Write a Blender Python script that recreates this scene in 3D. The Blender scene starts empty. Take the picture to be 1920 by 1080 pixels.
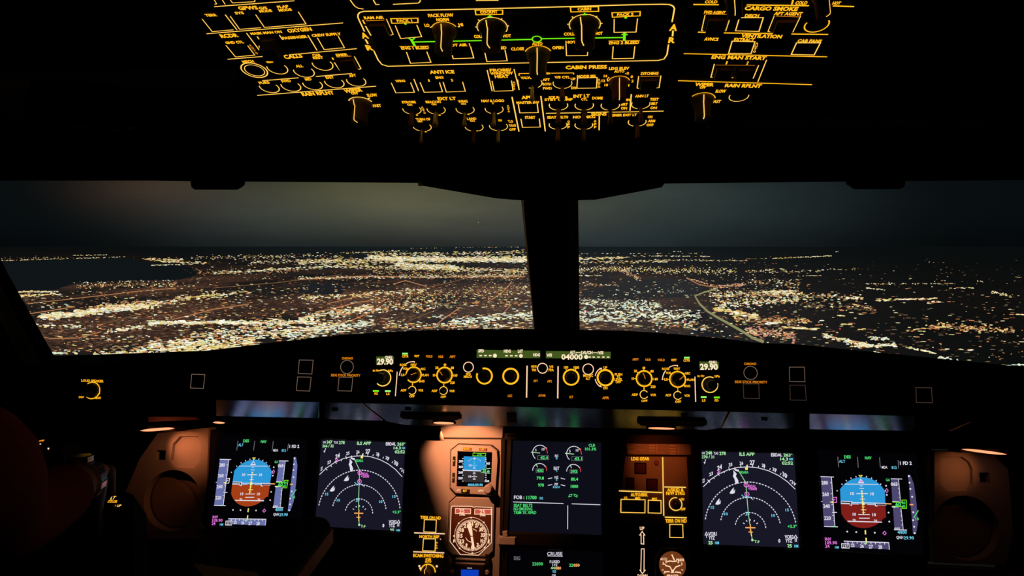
import bpy, math, random
from mathutils import Vector
random.seed(7)
SC = bpy.context.scene
COL = SC.collection
# ------------------------------------------------------------------ camera, world, exposure
FPX = 1280.0
YAW = math.radians(5.2)      # the camera looks slightly left of the aircraft axis (+Y)
HOR = 458.0                  # image row of the horizon
PITCH = math.atan((540 - HOR) / FPX)
CAM = Vector((0, 0, 1.30))
cam_d = bpy.data.cameras.new('camera'); cam = bpy.data.objects.new('camera', cam_d); COL.objects.link(cam)
cam.location = CAM; cam.rotation_euler = (math.pi/2 - PITCH, 0, YAW)
cam_d.sensor_width = 36; cam_d.lens = 36*FPX/1920; cam_d.clip_start = .02; cam_d.clip_end = 600000
SC.camera = cam
SC.view_settings.view_transform = 'Standard'; SC.view_settings.look = 'None'
SC.view_settings.exposure = 0; SC.view_settings.gamma = 1
FWD = Vector((-math.sin(YAW)*math.cos(PITCH), math.cos(YAW)*math.cos(PITCH), -math.sin(PITCH)))
RGT = Vector((math.cos(YAW), math.sin(YAW), 0)); UPV = RGT.cross(FWD)
def ray(px, py): return FWD + RGT*((px-960)/FPX) - UPV*((py-540)/FPX)
def at_depth(px, py, d): return CAM + ray(px, py)*d
def at_y(px, py, Y):
    r = ray(px, py); return CAM + r*(Y/r.y)

class NX:                                   # tiny expression builder for shader math
    def __init__(s, t): s.t = t
    def m(s, op, a, b=0.0, c=None):
        n = s.t.nodes.new('ShaderNodeMath'); n.operation = op
        for i, v in enumerate((a, b) if c is None else (a, b, c)):
            if isinstance(v, (int, float)): n.inputs[i].default_value = v
            else: s.t.links.new(v, n.inputs[i])
        return n.outputs[0]
    def blob(s, x, y, cx, cy, rx, ry):      # exp(-(dx^2+dy^2))
        dx = s.m('DIVIDE', s.m('SUBTRACT', x, cx), rx); dy = s.m('DIVIDE', s.m('SUBTRACT', y, cy), ry)
        q = s.m('ADD', s.m('MULTIPLY', dx, dx), s.m('MULTIPLY', dy, dy))
        return s.m('EXPONENT', s.m('MULTIPLY', q, -1.0))
    def acc(s, base, fac, col):             # base + fac*col
        n = s.t.nodes.new('ShaderNodeVectorMath'); n.operation = 'SCALE'
        n.inputs[0].default_value = col; s.t.links.new(fac, n.inputs[3])
        a = s.t.nodes.new('ShaderNodeVectorMath'); a.operation = 'ADD'
        if isinstance(base, tuple): a.inputs[0].default_value = base
        else: s.t.links.new(base, a.inputs[0])
        s.t.links.new(n.outputs[0], a.inputs[1]); return a.outputs[0]
def lin(c):
    c = c/255.0
    return c/12.92 if c <= .04045 else ((c+.055)/1.055)**2.4
def L3(r, g, b): return (lin(r), lin(g), lin(b))
def azel(px, py):
    r = ray(px, py); return r.x/r.y, r.z/r.y

# night sky: dark cloud deck with the city's glow and a brown windscreen reflection in it
W = bpy.data.worlds.new('night_sky'); SC.world = W; W.use_nodes = True
wt = W.node_tree; wt.nodes.clear(); X = NX(wt)
tc = wt.nodes.new('ShaderNodeTexCoord'); sx = wt.nodes.new('ShaderNodeSeparateXYZ'); wt.links.new(tc.outputs['Generated'], sx.inputs[0])
yy = X.m('MAXIMUM', sx.outputs[1], .05)
az = X.m('DIVIDE', sx.outputs[0], yy); el = X.m('DIVIDE', sx.outputs[2], yy)
nz = wt.nodes.new('ShaderNodeTexNoise'); nz.inputs['Scale'].default_value = 3.2; nz.inputs['Detail'].default_value = 4
mp = wt.nodes.new('ShaderNodeMapping'); mp.inputs['Scale'].default_value = (1, 1, 3.5)
wt.links.new(tc.outputs['Generated'], mp.inputs[0]); wt.links.new(mp.outputs[0], nz.inputs['Vector'])
colr = (lin(9)*.9, lin(13), lin(15))
def skyblob(px, py, rx, ry, col, k=1.0):
    global colr
    a, e = azel(px, py); f = X.blob(az, el, a, e, rx/FPX, ry/FPX)
    f = X.m('MULTIPLY', f, X.m('MULTIPLY_ADD', nz.outputs[0], 1.4, .3))
    colr = X.acc(colr, f, tuple(k*v for v in L3(*col)))
skyblob(760, 350, 300, 75, (66, 62, 34), 1.35)
skyblob(900, 395, 230, 90, (48, 46, 42), 1.25)
skyblob(620, 420, 330, 110, (26, 34, 38), 1.1)
skyblob(290, 345, 150, 55, (58, 40, 26), .75)  # reddish windscreen reflection painted into the sky as a brown patch
skyblob(450, 400, 200, 70, (36, 36, 34), .8)
skyblob(1180, 380, 260, 120, (42, 50, 48), 1.0)
skyblob(1380, 400, 230, 150, (20, 28, 30))
skyblob(1090, 452, 200, 26, (16, 30, 44), .7)
hzd = X.m('SUBTRACT', 1.0, X.m('MULTIPLY', X.m('EXPONENT', X.m('MULTIPLY', X.m('POWER', X.m('ABSOLUTE', X.m('DIVIDE', el, .030)), 1.6), -1.0)), .34))
sc_ = wt.nodes.new('ShaderNodeVectorMath'); sc_.operation = 'SCALE'; wt.links.new(colr, sc_.inputs[0]); wt.links.new(hzd, sc_.inputs[3]); colr = sc_.outputs[0]
bg = wt.nodes.new('ShaderNodeBackground'); wo = wt.nodes.new('ShaderNodeOutputWorld')
wt.links.new(colr, bg.inputs[0]); bg.inputs[1].default_value = 1.0; wt.links.new(bg.outputs[0], wo.inputs[0])

# ------------------------------------------------------------------ planes of the cockpit
class Plane:
    def __init__(s, O, V):
        s.O = Vector(O); s.U = Vector((1, 0, 0)); s.V = Vector(V).normalized(); s.N = s.U.cross(s.V)
    def at(s, px, py):
        r = ray(px, py); t = (s.O - CAM).dot(s.N)/r.dot(s.N); p = CAM + r*t - s.O
        return (p.dot(s.U), p.dot(s.V))
    def w(s, u, v, h=0.0): return s.O + s.U*u + s.V*v + s.N*h
    def px(s, px, py, h=0.0):
        u, v = s.at(px, py); return s.w(u, v, h)
a12 = math.radians(12.5)
MAIN = Plane(at_y(1060, 900, 1.28), (0, math.sin(a12), math.cos(a12)))
a10 = math.radians(10)
FACE = Plane(at_y(1060, 764.6, 1.12), (0, math.sin(a10), math.cos(a10)))
a35 = math.radians(35)
UNDER = Plane(FACE.O, (0, -math.cos(a35), math.sin(a35)))
vp = ray(960 + FPX*math.tan(YAW), 905).normalized()
OVER = Plane(at_depth(1168, 112, .80), (0, -vp.y, -vp.z))

# ------------------------------------------------------------------ materials
def mat(name, col, rough=.55, metal=0.0, spec=.4, bump=0.0, scale=300, var=.0, bdist=.0004):
    m = bpy.data.materials.new(name); m.use_nodes = True; t = m.node_tree; b = t.nodes['Principled BSDF']
    b.inputs['Roughness'].default_value = rough; b.inputs['Metallic'].default_value = metal
    b.inputs['Specular IOR Level'].default_value = spec
    co = t.nodes.new('ShaderNodeTexCoord'); n = t.nodes.new('ShaderNodeTexNoise'); n.inputs['Scale'].default_value = scale
    n.inputs['Detail'].default_value = 3; t.links.new(co.outputs['Object'], n.inputs['Vector'])
    r = t.nodes.new('ShaderNodeMapRange'); r.inputs[3].default_value = 1-var; r.inputs[4].default_value = 1+var
    t.links.new(n.outputs[0], r.inputs[0])
    s = t.nodes.new('ShaderNodeVectorMath'); s.operation = 'SCALE'; s.inputs[0].default_value = col[:3]
    t.links.new(r.outputs[0], s.inputs[3]); t.links.new(s.outputs[0], b.inputs['Base Color'])
    if bump:
        bp = t.nodes.new('ShaderNodeBump'); bp.inputs['Strength'].default_value = bump; bp.inputs['Distance'].default_value = bdist
        t.links.new(n.outputs[0], bp.inputs['Height']); t.links.new(bp.outputs[0], b.inputs['Normal'])
    return m
def glow(name, rgb, k=1.0, sample='AUTO', black=.0):
    m = bpy.data.materials.new(name); m.use_nodes = True; t = m.node_tree; t.nodes.clear()
    e = t.nodes.new('ShaderNodeEmission'); e.inputs[0].default_value = (*L3(*rgb), 1); e.inputs[1].default_value = k
    o = t.nodes.new('ShaderNodeOutputMaterial'); t.links.new(e.outputs[0], o.inputs[0])
    m.cycles.emission_sampling = sample
    return m
M = {}
M['black'] = mat('black_plastic', (.006, .006, .0065), .7, spec=.12, bump=.3, var=.15)
M['soft'] = mat('black_matte_cover', (.004, .004, .0045), .9, spec=.05, bump=.5, scale=700, var=.2)
M['knob'] = mat('dark_knob_plastic', (.20, .15, .12), .45, spec=.4, var=.1)
M['knobd'] = mat('deep_grey_knob_plastic', (.06, .05, .045), .4, spec=.4, var=.1)
M['metal'] = mat('switch_metal', (.5, .45, .4), .35, metal=.6)
M['panel'] = mat('grey_panel_paint', (.30, .31, .33), .55, spec=.3, bump=.25, scale=900, var=.08)
M['bezel'] = mat('black_bezel', (.008, .008, .009), .5, spec=.15, var=.1)
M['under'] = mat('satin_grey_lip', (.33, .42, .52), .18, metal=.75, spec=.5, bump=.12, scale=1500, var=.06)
M['cavity'] = mat('dark_recess', (.012, .010, .009), .8, spec=.1)
M['frame'] = mat('window_frame_dark', (.010, .010, .010), .85, spec=.08, var=.2)
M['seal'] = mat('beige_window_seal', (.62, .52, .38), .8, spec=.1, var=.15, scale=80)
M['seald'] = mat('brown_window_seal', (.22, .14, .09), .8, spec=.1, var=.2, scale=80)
def translucent(name, col, k=.9):
    m = mat(name, col, .8, spec=.1, var=.2, scale=60); t = m.node_tree; b = t.nodes['Principled BSDF']
    tl = t.nodes.new('ShaderNodeBsdfTranslucent'); tl.inputs[0].default_value = (*col, 1); mx = t.nodes.new('ShaderNodeMixShader'); mx.inputs[0].default_value = k
    t.links.new(b.outputs[0], mx.inputs[1]); t.links.new(tl.outputs[0], mx.inputs[2]); t.links.new(mx.outputs[0], t.nodes['Material Output'].inputs[0]); return m
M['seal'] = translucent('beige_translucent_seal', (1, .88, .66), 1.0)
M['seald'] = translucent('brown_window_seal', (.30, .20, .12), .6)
M['skin'] = mat('skin', (.45, .26, .18), .55, var=.1, scale=60)
M['shirt'] = mat('dark_red_shirt', (.24, .035, .02), .85, spec=.1, bump=.5, scale=500, var=.12)  # red light on the shirt is put into its base colour
M['trouser'] = mat('black_trousers', (.01, .01, .012), .9, spec=.1, var=.2)
M['hair'] = mat('dark_hair', (.01, .007, .005), .6, var=.3, scale=300)
M['steel'] = mat('bright_steel', (.75, .72, .70), .2, metal=1.0)
M['fabric'] = mat('seat_fabric', (.03, .028, .03), .95, bump=.6, scale=400, var=.3)
M['paper'] = mat('grey_card', (.34, .31, .30), .8, var=.06)
M['guard'] = mat('dark_red_guard_plastic', (.05, .012, .008), .5, var=.1)
M['disc'] = mat('shaded_brown_disc', (.22, .19, .18), .7, var=.1)  # panel paint darkened to carry the shade inside the recess
M['brown'] = mat('brown_plastic', (.20, .08, .05), .6, var=.1)
AMB = glow('amber_backlight', (255, 178, 28), 1.25)
AML = glow('pale_amber_backlight', (255, 196, 84), 1.3)
AMP = glow('pink_white_backlight', (255, 205, 165), 1.15)
ORG = glow('dim_amber_backlight', (235, 135, 20), 1.0)
GRN = glow('green_indicator', (118, 240, 22), 1.0)
GRB = glow('bright_green_indicator', (150, 255, 120), 1.0)
DIMF = glow('faint_grey_edge_light', (122, 98, 84), 1.0)
DIMR = glow('faint_rose_edge_light', (70, 52, 44), 1.0)
LCD = glow('green_lcd_backlight', (66, 86, 30), 1.0)
LCDT = glow('cream_lcd_digits', (255, 232, 196), 1.0)
WHT = glow('white_symbols', (225, 222, 235), 1.0)
SGRN = glow('green_symbols', (80, 225, 120), 1.0)
SPGR = glow('pale_green_symbols', (170, 235, 170), 1.0)
CYN = glow('cyan_symbols', (110, 210, 240), 1.0)
MAG = glow('magenta_symbols', (235, 120, 225), 1.0)
YEL = glow('yellow_symbols', (250, 235, 120), 1.0)
SORG = glow('orange_symbols', (245, 170, 90), 1.0)
SRED = glow('red_symbols', (225, 80, 70), 1.0)
SKYB = glow('sky_blue_display', (44, 152, 216), 1.0)
EARTHL = glow('orange_brown_display', (165, 62, 22), 1.0)
EARTHR = glow('red_brown_display', (128, 30, 26), 1.0)
TAPEL = glow('lilac_grey_tape', (104, 112, 168), 1.0)
TAPER = glow('dusky_grey_tape', (78, 72, 112), 1.0)
SCRN = glow('navy_screen_glow', (24, 23, 38), 1.0)
SCRE = glow('dim_navy_screen_glow', (14, 14, 24), 1.0)
SCRP = glow('near_black_screen_glow', (3, 3, 6), 1.0)
SCRD = glow('grey_standby_ground', (52, 46, 46), 1.0)
BLUE = glow('blue_lcd', (10, 62, 190), 1.0)
LENS = glow('flood_lamp_lens', (255, 150, 105), 1.6)
DIMTXT = glow('dim_grey_symbols', (110, 112, 120), 1.0)

# ------------------------------------------------------------------ mesh helpers
ORIG = {}
def tag(o, label=None, cat=None, group=None, kind=None):
    if label: o['label'] = label
    if cat: o['category'] = cat
    if group: o['group'] = group
    if kind: o['kind'] = kind
    return o
def thing(name, loc, label, cat, group=None):
    o = bpy.data.objects.new(name, None); COL.objects.link(o); o.location = loc; o.empty_display_size = .02
    ORIG[o.name] = Vector(loc); return tag(o, label, cat, group)
class MB:
    def __init__(s): s.v = []; s.f = []; s.sm = []
    def add(s, vs, fs, smooth=False):
        k = len(s.v); s.v += [Vector(v) for v in vs]
        for f in fs: s.f.append([i+k for i in f]); s.sm.append(smooth)
        return s
        return s
    def prism(s, P, uv, h0, h1, inset=0.0):
        n = len(uv); A = sum(uv[i][0]*uv[(i+1) % n][1]-uv[(i+1) % n][0]*uv[i][1] for i in range(n))
        if A < 0: uv = uv[::-1]
        cu = sum(p[0] for p in uv)/n; cv = sum(p[1] for p in uv)/n
        top = uv
        if inset:
            mr = max(.001, sum(math.hypot(p[0]-cu, p[1]-cv) for p in uv)/n); k = 1-inset/mr
            top = [(cu+(p[0]-cu)*k, cv+(p[1]-cv)*k) for p in uv]
            hb = h1-inset if h1 > h0 else h1+inset
            rows = [[P.w(*p, h0) for p in uv], [P.w(*p, hb) for p in uv], [P.w(*p, h1) for p in top]]
        else: rows = [[P.w(*p, h0) for p in uv], [P.w(*p, h1) for p in top]]
        vs = [x for r in rows for x in r]; fs = []
        for k in range(len(rows)-1):
            for i in range(n): fs.append((k*n+i, k*n+(i+1) % n, (k+1)*n+(i+1) % n, (k+1)*n+i))
        fs.append(tuple((len(rows)-1)*n+i for i in range(n))); fs.append(tuple(range(n))[::-1])
        s.add(vs, fs); return s
    def poly(s, P, uv, h):
        n = len(uv); A = sum(uv[i][0]*uv[(i+1) % n][1]-uv[(i+1) % n][0]*uv[i][1] for i in range(n))
        if A < 0: uv = uv[::-1]
        s.add([P.w(*p, h) for p in uv], [tuple(range(n))]); return s
    def ribbon(s, P, uv, w, h, closed=False):
        pts = [Vector((p[0], p[1])) for p in uv]; n = len(pts); Lp, Rp = [], []
        for i, p in enumerate(pts):
            a = pts[i-1] if (i or closed) else None; b = pts[(i+1) % n] if (i < n-1 or closed) else None
            d1 = (p-a).normalized() if a is not None and (p-a).length > 1e-9 else None
            d2 = (b-p).normalized() if b is not None and (b-p).length > 1e-9 else None
            if d1 is None: d1 = d2
            if d2 is None: d2 = d1
            if d1 is None: d1 = d2 = Vector((1, 0))
            n1 = Vector((-d1.y, d1.x)); n2 = Vector((-d2.y, d2.x)); m = n1+n2
            m = m.normalized() if m.length > 1e-6 else n1
            k = (w/2)/max(.45, m.dot(n1)); Lp.append(p+m*k); Rp.append(p-m*k)
        vs = [P.w(q.x, q.y, h) for q in Lp]+[P.w(q.x, q.y, h) for q in Rp]
        fs = [(n+i, n+(i+1) % n, (i+1) % n, i) for i in range(n if closed else n-1)]
        s.add(vs, fs); return s
    def ring(s, P, c, r0, r1, a0=0, a1=360, h=0.0, h2=None, seg=None):
        full = abs(a1-a0) >= 360; n = seg or max(6, int(abs(a1-a0)/9))
        vs = []; k = n if full else n+1
        for i in range(k):
            a = math.radians(a0+(a1-a0)*i/n); c_, s_ = math.cos(a), math.sin(a)
            vs += [P.w(c[0]+r0*c_, c[1]+r0*s_, h), P.w(c[0]+r1*c_, c[1]+r1*s_, h if h2 is None else h2)]
        fs = [(2*i, 2*i+1, 2*((i+1) % k)+1, 2*((i+1) % k)) for i in range(n)]
        s.add(vs, fs); return s
    def lathe(s, P, c, prof, seg=28, smooth=True, flute=0, fa=0.0):
        vs = []
        for r, h in prof:
            for i in range(seg):
                a = 2*math.pi*i/seg; rr = r*(1+fa*math.cos(flute*a)) if flute else r
                vs.append(P.w(c[0]+rr*math.cos(a), c[1]+rr*math.sin(a), h))
        fs = []
        for k in range(len(prof)-1):
            for i in range(seg):
                j = (i+1) % seg; fs.append((k*seg+i, k*seg+j, (k+1)*seg+j, (k+1)*seg+i))
        s.add(vs, fs, smooth); m = len(prof)-1
        s.add([vs[m*seg+i] for i in range(seg)], [tuple(range(seg))])
        s.add([vs[i] for i in range(seg)], [tuple(range(seg))[::-1]])
        return s
    def box(s, c, d, R=None):
        vs = []
        for x in (-1, 1):
            for y in (-1, 1):
                for z in (-1, 1):
                    q = Vector((x*d[0]/2, y*d[1]/2, z*d[2]/2)); vs.append(Vector(c)+(R @ q if R else q))
        s.add(vs, [(0, 1, 3, 2), (4, 6, 7, 5), (0, 4, 5, 1), (2, 3, 7, 6), (0, 2, 6, 4), (1, 5, 7, 3)]); return s
    def tube(s, pts, r, seg=10):
        pts = [Vector(p) for p in pts]; vs = []
        rs = r if isinstance(r, (list, tuple)) else [r]*len(pts)
        for i, p in enumerate(pts):
            d = (pts[min(i+1, len(pts)-1)]-pts[max(i-1, 0)]).normalized()
            a = d.cross(Vector((0, 0, 1)));  a = a.normalized() if a.length > .01 else Vector((1, 0, 0)); b = d.cross(a)
            for k in range(seg):
                t = 2*math.pi*k/seg; vs.append(p+(a*math.cos(t)+b*math.sin(t))*rs[i])
        fs = [(i*seg+k, i*seg+(k+1) % seg, (i+1)*seg+(k+1) % seg, (i+1)*seg+k) for i in range(len(pts)-1) for k in range(seg)]
        s.add(vs, fs, True); e = (len(pts)-1)*seg
        s.add(vs[:seg], [tuple(range(seg))[::-1]]); s.add(vs[e:], [tuple(range(seg))]); return s
    def build(s, name, m, parent=None, label=None, kind=None):
        if not s.v: return None
        lo = Vector([min(v[i] for v in s.v) for i in range(3)]); hi = Vector([max(v[i] for v in s.v) for i in range(3)])
        c = (lo+hi)/2
        me = bpy.data.meshes.new(name); me.from_pydata([tuple(v-c) for v in s.v], [], s.f)
        me.polygons.foreach_set('use_smooth', s.sm); me.materials.append(m)
        o = bpy.data.objects.new(name, me); COL.objects.link(o); ORIG[o.name] = c
        if parent: o.parent = parent; o.location = c-ORIG[parent.name]
        else: o.location = c
        if label: o['label'] = label
        if kind: o['kind'] = kind
        return o

# lettering: Blender's built-in font turned into faces
_T = {}
def glyphs(txt, bold):
    key = (txt, bold)
    if key in _T: return _T[key]
    cu = bpy.data.curves.new('lettering', 'FONT'); cu.body = txt; cu.size = 1; cu.resolution_u = 2; cu.offset = bold; cu.fill_mode = 'FRONT'
    ob = bpy.data.objects.new('lettering', cu); COL.objects.link(ob)
    dg = bpy.context.evaluated_depsgraph_get(); ev = ob.evaluated_get(dg); me = ev.to_mesh()
    vs = [(v.co.x, v.co.y) for v in me.vertices]; fs = [tuple(p.vertices) for p in me.polygons]; ev.to_mesh_clear()
    bpy.data.objects.remove(ob); bpy.data.curves.remove(cu)
    if not vs: vs = [(0, 0), (1, 0), (1, 1)]; fs = []
    x0 = min(v[0] for v in vs); x1 = max(v[0] for v in vs); ch = .70
    _T[key] = ([((x-x0)/max(.001, x1-x0), y/ch) for x, y in vs], fs); return _T[key]

class Sketch:
    """Marks on one plane, given in the coordinates of a measured crop (origin ox,oy and scale s), kept per colour."""
    def __init__(s, P, ox=0, oy=0, sc=1.0, h=.0007, pre=None):
        s.P = P; s.ox = ox; s.oy = oy; s.s = sc; s.h = h; s.mb = {}; s.pre = pre; s.k = 0
    def F(s, x, y):
        if s.pre: x, y = s.pre(x, y)
        return s.P.at(s.ox+x/s.s, s.oy+y/s.s)
    def crop(s, ox, oy, sc): s.ox, s.oy, s.s = ox, oy, sc; return s
    def m(s, x, y, d):
        a = s.F(x-d/2, y); b = s.F(x+d/2, y); return math.hypot(a[0]-b[0], a[1]-b[1])
    def g(s, c):
        if c.name not in s.mb: s.mb[c.name] = (MB(), c)
        return s.mb[c.name][0]
    def line(s, pts, w, c, closed=False, dh=0.0, mb=None):
        if s.P is OVER: w *= 1.2
        (mb or s.g(c)).ribbon(s.P, [s.F(*p) for p in pts], s.m(*pts[0], w), s.h+dh, closed); return s
    def poly(s, pts, c, dh=0.0): s.g(c).poly(s.P, [s.F(*p) for p in pts], s.h+dh); return s
    def arc(s, x, y, r, a0, a1, w, c, dh=0.0, mb=None):
        R = s.m(x, y, 2*r)/2; ww = s.m(x, y, w)/2; (mb or s.g(c)).ring(s.P, s.F(x, y), R-ww, R+ww, a0, a1, s.h+dh); return s
    def dash(s, x, y, r, a0, a1, n, w, c):
        for i in range(n):
            a = a0+(a1-a0)*(i+.2)/n; b = a0+(a1-a0)*(i+.8)/n; s.arc(x, y, r, a, b, w, c)
        return s
    def dot(s, x, y, r, c, dh=0.0, n=10):
        R = s.m(x, y, 2*r)/2; u, v = s.F(x, y)
        s.g(c).poly(s.P, [(u+R*math.cos(2*math.pi*i/n), v+R*math.sin(2*math.pi*i/n)) for i in range(n)], s.h+dh); return s
    def text(s, t, x0, yc, x1, h, c, y1=None, bold=.018, dh=0.0):
        if s.P is OVER: bold = max(bold, .045)
        y1 = yc if y1 is None else y1
        A = s.F(x0, yc); B = s.F(x1, y1); xm = (x0+x1)/2; ym = (yc+y1)/2
        up = s.F(xm, ym-h/2)[1]-s.F(xm, ym+h/2)[1]
        vs, fs = glyphs(t, bold); D = (B[0]-A[0], B[1]-A[1])
        s.g(c).add([s.P.w(A[0]+D[0]*p, A[1]+D[1]*p+up*(q-.5), s.h+dh) for p, q in vs], fs); return s
    def texts(s, rows, c, **k):
        for r in rows: s.text(*r[:5], c, *(r[5:] if len(r) > 5 else ()), **k)
        return s
    def lines(s, rows, w, c):
        for r in rows: s.line(r, w, c)
        return s
    def flush(s, parent, name='markings'):
        for k, (mb, c) in s.mb.items(): mb.build(name, c, parent, label=c.name.replace('_', ' ')+' '+name.replace('_', ' '))
        s.mb = {}
def shrink(uv, k):
    cu = sum(p[0] for p in uv)/len(uv); cv = sum(p[1] for p in uv)/len(uv)
    return [(cu+(p[0]-cu)*k, cv+(p[1]-cv)*k) for p in uv]
def button(S, parent, pts, c, w=4, closed=False, depth=None, capmat=None, name='push_button', k=.86, line=None):
    if depth is None: depth = .0005 if S.P is OVER else .003
    b = MB().prism(S.P, shrink([S.F(*p) for p in pts], k), .0001, depth, .0001 if depth < .001 else .0006).build(name, capmat or M['black'], parent)
    mb = MB(); S.line(line or pts, w, c, closed, mb=mb); mb.build('light_frame', c, b, label='glowing outline of the button')
    return b
def rbutton(S, parent, x, y, r, c, w=5, a0=0, a1=360, name='round_button', depth=.004):
    u = S.F(x, y); R = S.m(x, y, 2*r)/2
    if S.P is OVER: depth = .0006
    b = MB().lathe(S.P, u, [(R*.84, .0001), (R*.84, depth*.8), (R*.74, depth)], 24).build(name, M['black'], parent)
    mb = MB(); S.arc(x, y, r, a0, a1, w, c, mb=mb); mb.build('light_ring', c, b, label='glowing ring around the button')
    return b
def knob(S, parent, x, y, r, L, c, w=6, a0=0, a1=360, style='round', pointer=None, km=None, body=.86, name='rotary_knob', pc=None):
    """rotary knob standing on plane S.P with a lit ring; pointer = angle of its index line"""
    u = S.F(x, y); R = S.m(x, y, 2*r)/2; B = R*body; km = km or M['knob']
    mb = MB()
    if style == 'round':
        mb.lathe(S.P, u, [(B, .0002), (B, L*.22), (B*.80, L*.27), (B*.74, L*.92), (B*.66, L)], 40, flute=14, fa=.015)
    elif style == 'skirt':
        mb.lathe(S.P, u, [(R*.95, .0002), (R*.93, .0022), (R*.76, .0085), (R*.66, .0095), (R*.63, L*.96), (R*.56, L)], 36)
    elif style == 'bar':
        mb.lathe(S.P, u, [(B, .0002), (B*.95, L*.35), (B*.85, L*.45)], 32)
        a = math.radians(pointer if pointer is not None else 90); ca, sa = math.cos(a), math.sin(a)
        q = [(-.85, -.24), (.55, -.26), (.9, 0), (.55, .26), (-.85, .24)]
        mb.prism(S.P, [(u[0]+B*(p*ca-t*sa), u[1]+B*(p*sa+t*ca)) for p, t in q], L*.4, L, .0008)
    o = mb.build(name, km, parent)
    mb = MB(); S.arc(x, y, r, a0, a1, w, c, mb=mb); mb.build('light_ring', c, o, label='glowing ring around the knob')
    if pointer is not None:
        a = math.radians(pointer); ca, sa = math.cos(a), math.sin(a); hw = R*.035; pts = []
        prof = {'skirt': [(R*.955, .0026), (R*.79, .0088), (R*.68, .0100), (R*.65, L*.96), (R*.57, L*1.012), (R*.20, L*1.015)],
                'round': [(B*.7, L*1.01), (B*.1, L*1.01)], 'bar': [(B*.85, L*1.01), (B*.0, L*1.01)]}[style]
        vs = []
        for rr, hh in prof:
            for sg in (-1, 1): vs.append(S.P.w(u[0]+rr*ca-sg*hw*sa, u[1]+rr*sa+sg*hw*ca, hh))
        MB().add(vs, [(2*i, 2*i+1, 2*i+3, 2*i+2) for i in range(len(prof)-1)]).build('pointer_line', pc or AML, o, label='lit index line of the knob')
    return o
def toggle(S, parent, x, y, r, c, w=5, a0=180, a1=360, L=.020, lean=0.0, fat=1.0, km=None):
    """small bat switch: bushing, lever and the lit ring round it"""
    u = S.F(x, y); R = S.m(x, y, 2*r)/2
    o = MB().lathe(S.P, u, [(R*.45, .0002), (R*.45, .003), (R*.35, .005)], 16).build('toggle_switch', M['black'], parent)
    P = S.P; pts = [P.w(u[0], u[1]+lean*t, .004+t) for t in (0, L*.5, L*.95, L)]
    MB().tube(pts, [.0018*fat, .0022*fat, .0032*fat, .0024*fat], 10).build('lever', km or M['metal'], o)
    for (p, q) in ([(a0, a1)] if not isinstance(a0, list) else a0):
        mb = MB(); S.arc(x, y, r, p, q, w, c, mb=mb); mb.build('light_ring', c, o, label='glowing part ring around the switch')
    return o
def plate(P, quad, m, parent, name='face_plate', h0=-.010, h1=0.0, inset=.0012):
    return MB().prism(P, [P.at(*p) for p in quad], h0, h1, inset).build(name, m, parent)
def panel(P, quad, name, label, cat, m=None, h0=-.010):
    c = [sum(p[i] for p in quad)/len(quad) for i in (0, 1)]
    t = thing(name, P.px(c[0], c[1], h0), label, cat); plate(P, quad, m or M['black'], t, h0=h0)
    return t
# ================================================================== shell of the flight deck
def struct(mb, name, m):
    o = mb.build(name, m); o['kind'] = 'structure'; return o
WY = 1.78
WIN = Plane(at_y(1040, 500, WY), (0, -math.sin(math.radians(18)), math.cos(math.radians(18))))
def wp(pts): return [WIN.at(*p) for p in pts]
mb = MB()
mb.prism(WIN, wp([(-260, 337), (0, 334), (300, 334), (380, 335), (790, 338), (796, 343), (930, 366), (962, 369), (985, 370), (985, 240), (-260, 240)]), -.03, .03)
mb.prism(WIN, wp([(1066, 370), (1115, 369), (1238, 346), (1243, 339), (1500, 336), (2150, 330), (2150, 240), (1066, 240)]), -.03, .03)
mb.prism(WIN, wp([(985, 240), (985, 371), (1013, 690), (1068, 690), (1066, 240)]), -.004, .06)
mb.prism(WIN, wp([(-260, 337), (-90, 337), (0, 521), (96, 690), (-260, 720)]), -.03, .03)
mb.prism(WIN, wp([(-260, 640), (96, 676), (700, 655), (1030, 640), (1500, 655), (2150, 720), (2150, 830), (-260, 830)]), -.03, .03)
struct(mb, 'wall_front', M['frame'])
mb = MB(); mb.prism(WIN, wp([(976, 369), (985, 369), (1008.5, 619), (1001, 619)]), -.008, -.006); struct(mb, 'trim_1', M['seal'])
mb = MB(); mb.prism(WIN, wp([(1065, 369), (1084, 369), (1087, 620), (1066, 620)]), -.008, -.005); struct(mb, 'trim_2', M['seald'])
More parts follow.
